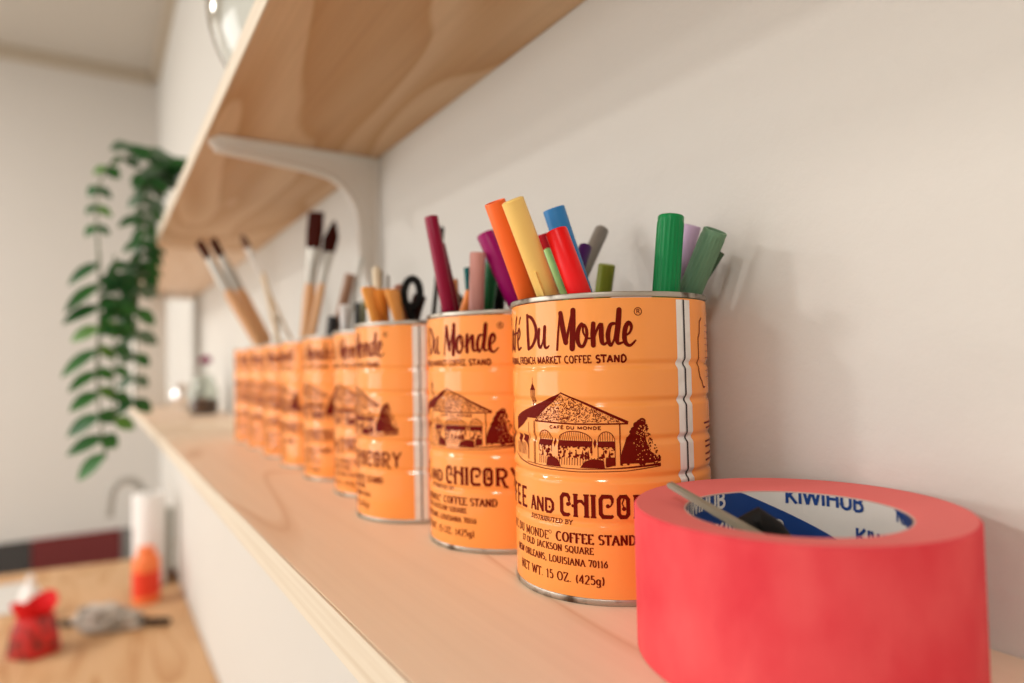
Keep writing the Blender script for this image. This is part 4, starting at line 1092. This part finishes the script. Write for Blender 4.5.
# ------------------------------------------------------------------ wooden table below the shelf
TZ = -.755
tb = empty('work_table', (2.2, .6, FL)); tag(tb, 'light wooden work table against the wall below the shelves', 'table')
H_ = TZ - FL
bm = bmesh.new()
vs = [(-1.5, -.598), (1.37, -.598), (1.57, .75), (-1.5, .75)]
lo = [bm.verts.new((x, y, H_ - .035)) for x, y in vs]; hi = [bm.verts.new((x, y, H_)) for x, y in vs]
bm.faces.new(lo[::-1]); bm.faces.new(hi)
for i in range(4):
    j = (i + 1) % 4; bm.faces.new((lo[i], lo[j], hi[j], hi[i]))
bmesh.ops.bevel(bm, geom=list(bm.edges), offset=.003, segments=2, affect='EDGES')
fin('table_top', bm, M['table'], tb, smooth=False)
for x, y in ((-1.42, -.52), (1.28, -.52), (-1.42, .67), (1.42, .67)):
    bm = bmesh.new(); box(bm, x - .03, x + .03, y - .03, y + .03, 0, H_ - .035, .003); fin('leg', bm, M['white'], tb, smooth=False)

T0 = TZ + .0003
pr_ = empty('paper_towel_roll', (3.12, .108, T0)); tag(pr_, 'tall white paper roll standing upright on the wooden table by the wall', 'paper roll')
bm = bmesh.new(); lathe(bm, [(0, 0), (.062, 0), (.062, .008), (0, .008)], 40); fin('base_plate', bm, M['steel'], pr_)
bm = bmesh.new(); lathe(bm, [(.02, .0085), (.060, .0085), (.061, .012), (.061, .366), (.060, .369), (.02, .369)], 48, close=True); fin('paper', bm, M['paper'], pr_)
bm = bmesh.new(); lathe(bm, [(0, .008), (.008, .008), (.008, .380), (.012, .385), (.008, .392), (0, .394)], 20); fin('rod', bm, M['steel'], pr_)
ob = empty('orange_bottle', (2.90, .132, T0)); tag(ob, 'bright orange bottle on the wooden table in front of the white paper roll', 'bottle')
bm = bmesh.new(); lathe(bm, [(0, 0), (.042, 0), (.047, .005), (.047, .15), (.044, .168), (.030, .182), (.028, .188), (0, .188)], 40); fin('bottle_body', bm, M['bottle_orange'], ob)
bm = bmesh.new(); lathe(bm, [(.0473, .03), (.0476, .03), (.0476, .12), (.0473, .12)], 40, close=True); fin('label_band', bm, M['bottle_red'], ob)
bm = bmesh.new(); lathe(bm, [(0, .1885), (.030, .1885), (.030, .203), (.026, .206), (0, .206)], 32); fin('lid', bm, M['bottle_orange'], ob)
gp = empty('shadow_post', (3.20, .030, T0)); tag(gp, 'slim grey post shape with a brown foot, standing in for a shadow right of the white paper roll', 'post')  # post shape put in for a grey-green shadow beside the roll
bm = bmesh.new(); lathe(bm, [(0, .03), (.014, .03), (.014, .285), (.010, .292), (0, .292)], 24); fin('post', bm, M['grey_green'], gp)
bm = bmesh.new(); lathe(bm, [(0, 0), (.024, 0), (.024, .02), (.016, .0295), (0, .0295)], 24); fin('foot', bm, M['brown_stuff'], gp)
bm = bmesh.new()
arcp = [(0, 0, 0), (0, 0, .30)] + [(0, .058 - .058 * math.cos(a), .345 + .066 * math.sin(a)) for a in [PI * q / 12 for q in range(13)]] + [(0, .122, .29), (0, .122, .265)]
tube(bm, arcp, .0155, 14)
lathe(bm, [(0, 0), (.026, 0), (.026, .012), (.016, .03), (0, .03)], 24)
fc = fin('gooseneck_faucet', bm, M['tap']); fc.location = (3.27, .125, T0)
tag(fc, 'grey gooseneck tap arching up behind the white paper roll', 'tap')
# red bag
rb_ = empty('gift_bag', (2.58, .455, T0)); tag(rb_, 'red and dark mottled gathered bag at the left of the wooden table', 'bag')
wobf = lambda i, z: 1 + .07 * math.sin(i * .8 + z * 40) + .05 * math.sin(i * 1.9 + 1)
bm = bmesh.new(); lathe(bm, [(0, 0), (.056, 0), (.065, .007), (.066, .042), (.060, .082), (.050, .108), (.045, .118), (0, .12)], 36, wob=wobf); fin('bag_body', bm, M['cello'], rb_)
bm = bmesh.new()
ringz = []
for r, z, am in ((.045, .119, 0), (.052, .132, .005), (.062, .158, .019)):
    ringz.append([bm.verts.new((r * math.cos(2 * PI * i / 36) * 1.0, r * math.sin(2 * PI * i / 36), z + am * math.cos(4 * PI * i / 36 + 1.4))) for i in range(36)])
for r, z, am in ((.059, .158, .019), (.048, .130, .005)):
    ringz.append([bm.verts.new((r * math.cos(2 * PI * i / 36), r * math.sin(2 * PI * i / 36), z + am * math.cos(4 * PI * i / 36 + 1.4))) for i in range(36)])
for a, b in zip(ringz, ringz[1:]):
    for i in range(36): bm.faces.new((a[i], a[(i + 1) % 36], b[(i + 1) % 36], b[i]))
bm.faces.new(ringz[0][::-1]); bm.faces.new(ringz[-1])
fin('gathered_top', bm, M['cello_top'], rb_)
wb = empty('white_bottle', (2.95, .49, T0)); tag(wb, 'small white bottle behind the red bag', 'bottle')
bm = bmesh.new(); lathe(bm, [(0, 0), (.030, 0), (.034, .006), (.034, .08), (.026, .105), (.014, .115), (0, .115)], 28); fin('bottle_body', bm, M['paper'], wb)
bm = bmesh.new(); lathe(bm, [(0, .1155), (.013, .1155), (.010, .15), (0, .155)], 20); fin('nozzle', bm, M['paper'], wb)
bm = bmesh.new()
NX = 14
g_ = [[bm.verts.new((.42 * i / NX - .21, .46 * j / NX - .15, .0025 + .0015 * noise.noise(Vector((i * .4, j * .4, 3))))) for j in range(NX + 1)] for i in range(NX + 1)]
for i in range(NX):
    for j in range(NX): bm.faces.new((g_[i][j], g_[i + 1][j], g_[i + 1][j + 1], g_[i][j + 1]))
r = bmesh.ops.extrude_face_region(bm, geom=list(bm.faces))
for v in r['geom']:
    if isinstance(v, bmesh.types.BMVert): v.co.z -= .0012
ps = fin('paper_sheet', bm, M['sheet']); ps.location = (3.26, .68, T0)
tag(ps, 'pale sheet lying at the far left of the wooden table', 'paper')
# grey cloth with a black handled tool
bm = bmesh.new(); bmesh.ops.create_icosphere(bm, subdivisions=4, radius=1)
for v in bm.verts:
    n_ = noise.noise(v.co * 2.1 + Vector((3, 1, 2))) * .55 + noise.noise(v.co * 5) * .25
    k_ = 1 + n_
    v.co = Vector((v.co.x * .060 * k_, v.co.y * .105 * k_, max(0, v.co.z * .045 * k_ + .028)))
cl = fin('crumpled_cloth', bm, M['grey']); cl.location = (2.69, .262, T0); cl.rotation_euler = (0, 0, -.62)
tag(cl, 'crumpled grey cloth on the wooden table between two black handles', 'cloth')
def blk(name, a, b, ra, rb2, lab):
    F0, L = frame(a, b, (0, 0, 1))
    bm = bmesh.new(); lathe(bm, [(0, 0), (ra * .8, .002), (ra, .01), (ra * 1.05, L * .4), (rb2, L - .006), (rb2 * .6, L), (0, L)], 20)
    for v in bm.verts: v.co.y *= .7
    o = fin(name, bm, M['black']); o.matrix_world = F0
    tag(o, lab, 'handle', 'black handles on the wooden table'); return o
blk('tool_handle', (2.655, .168, TZ + .0135), (2.590, .080, TZ + .0148), .0135, .0165, 'black handle lying right of the grey cloth')
blk('tool_handle', (2.790, .395, TZ + .0158), (2.762, .352, TZ + .012), .015, .011, 'short black handle lying between the red bag and the grey cloth')
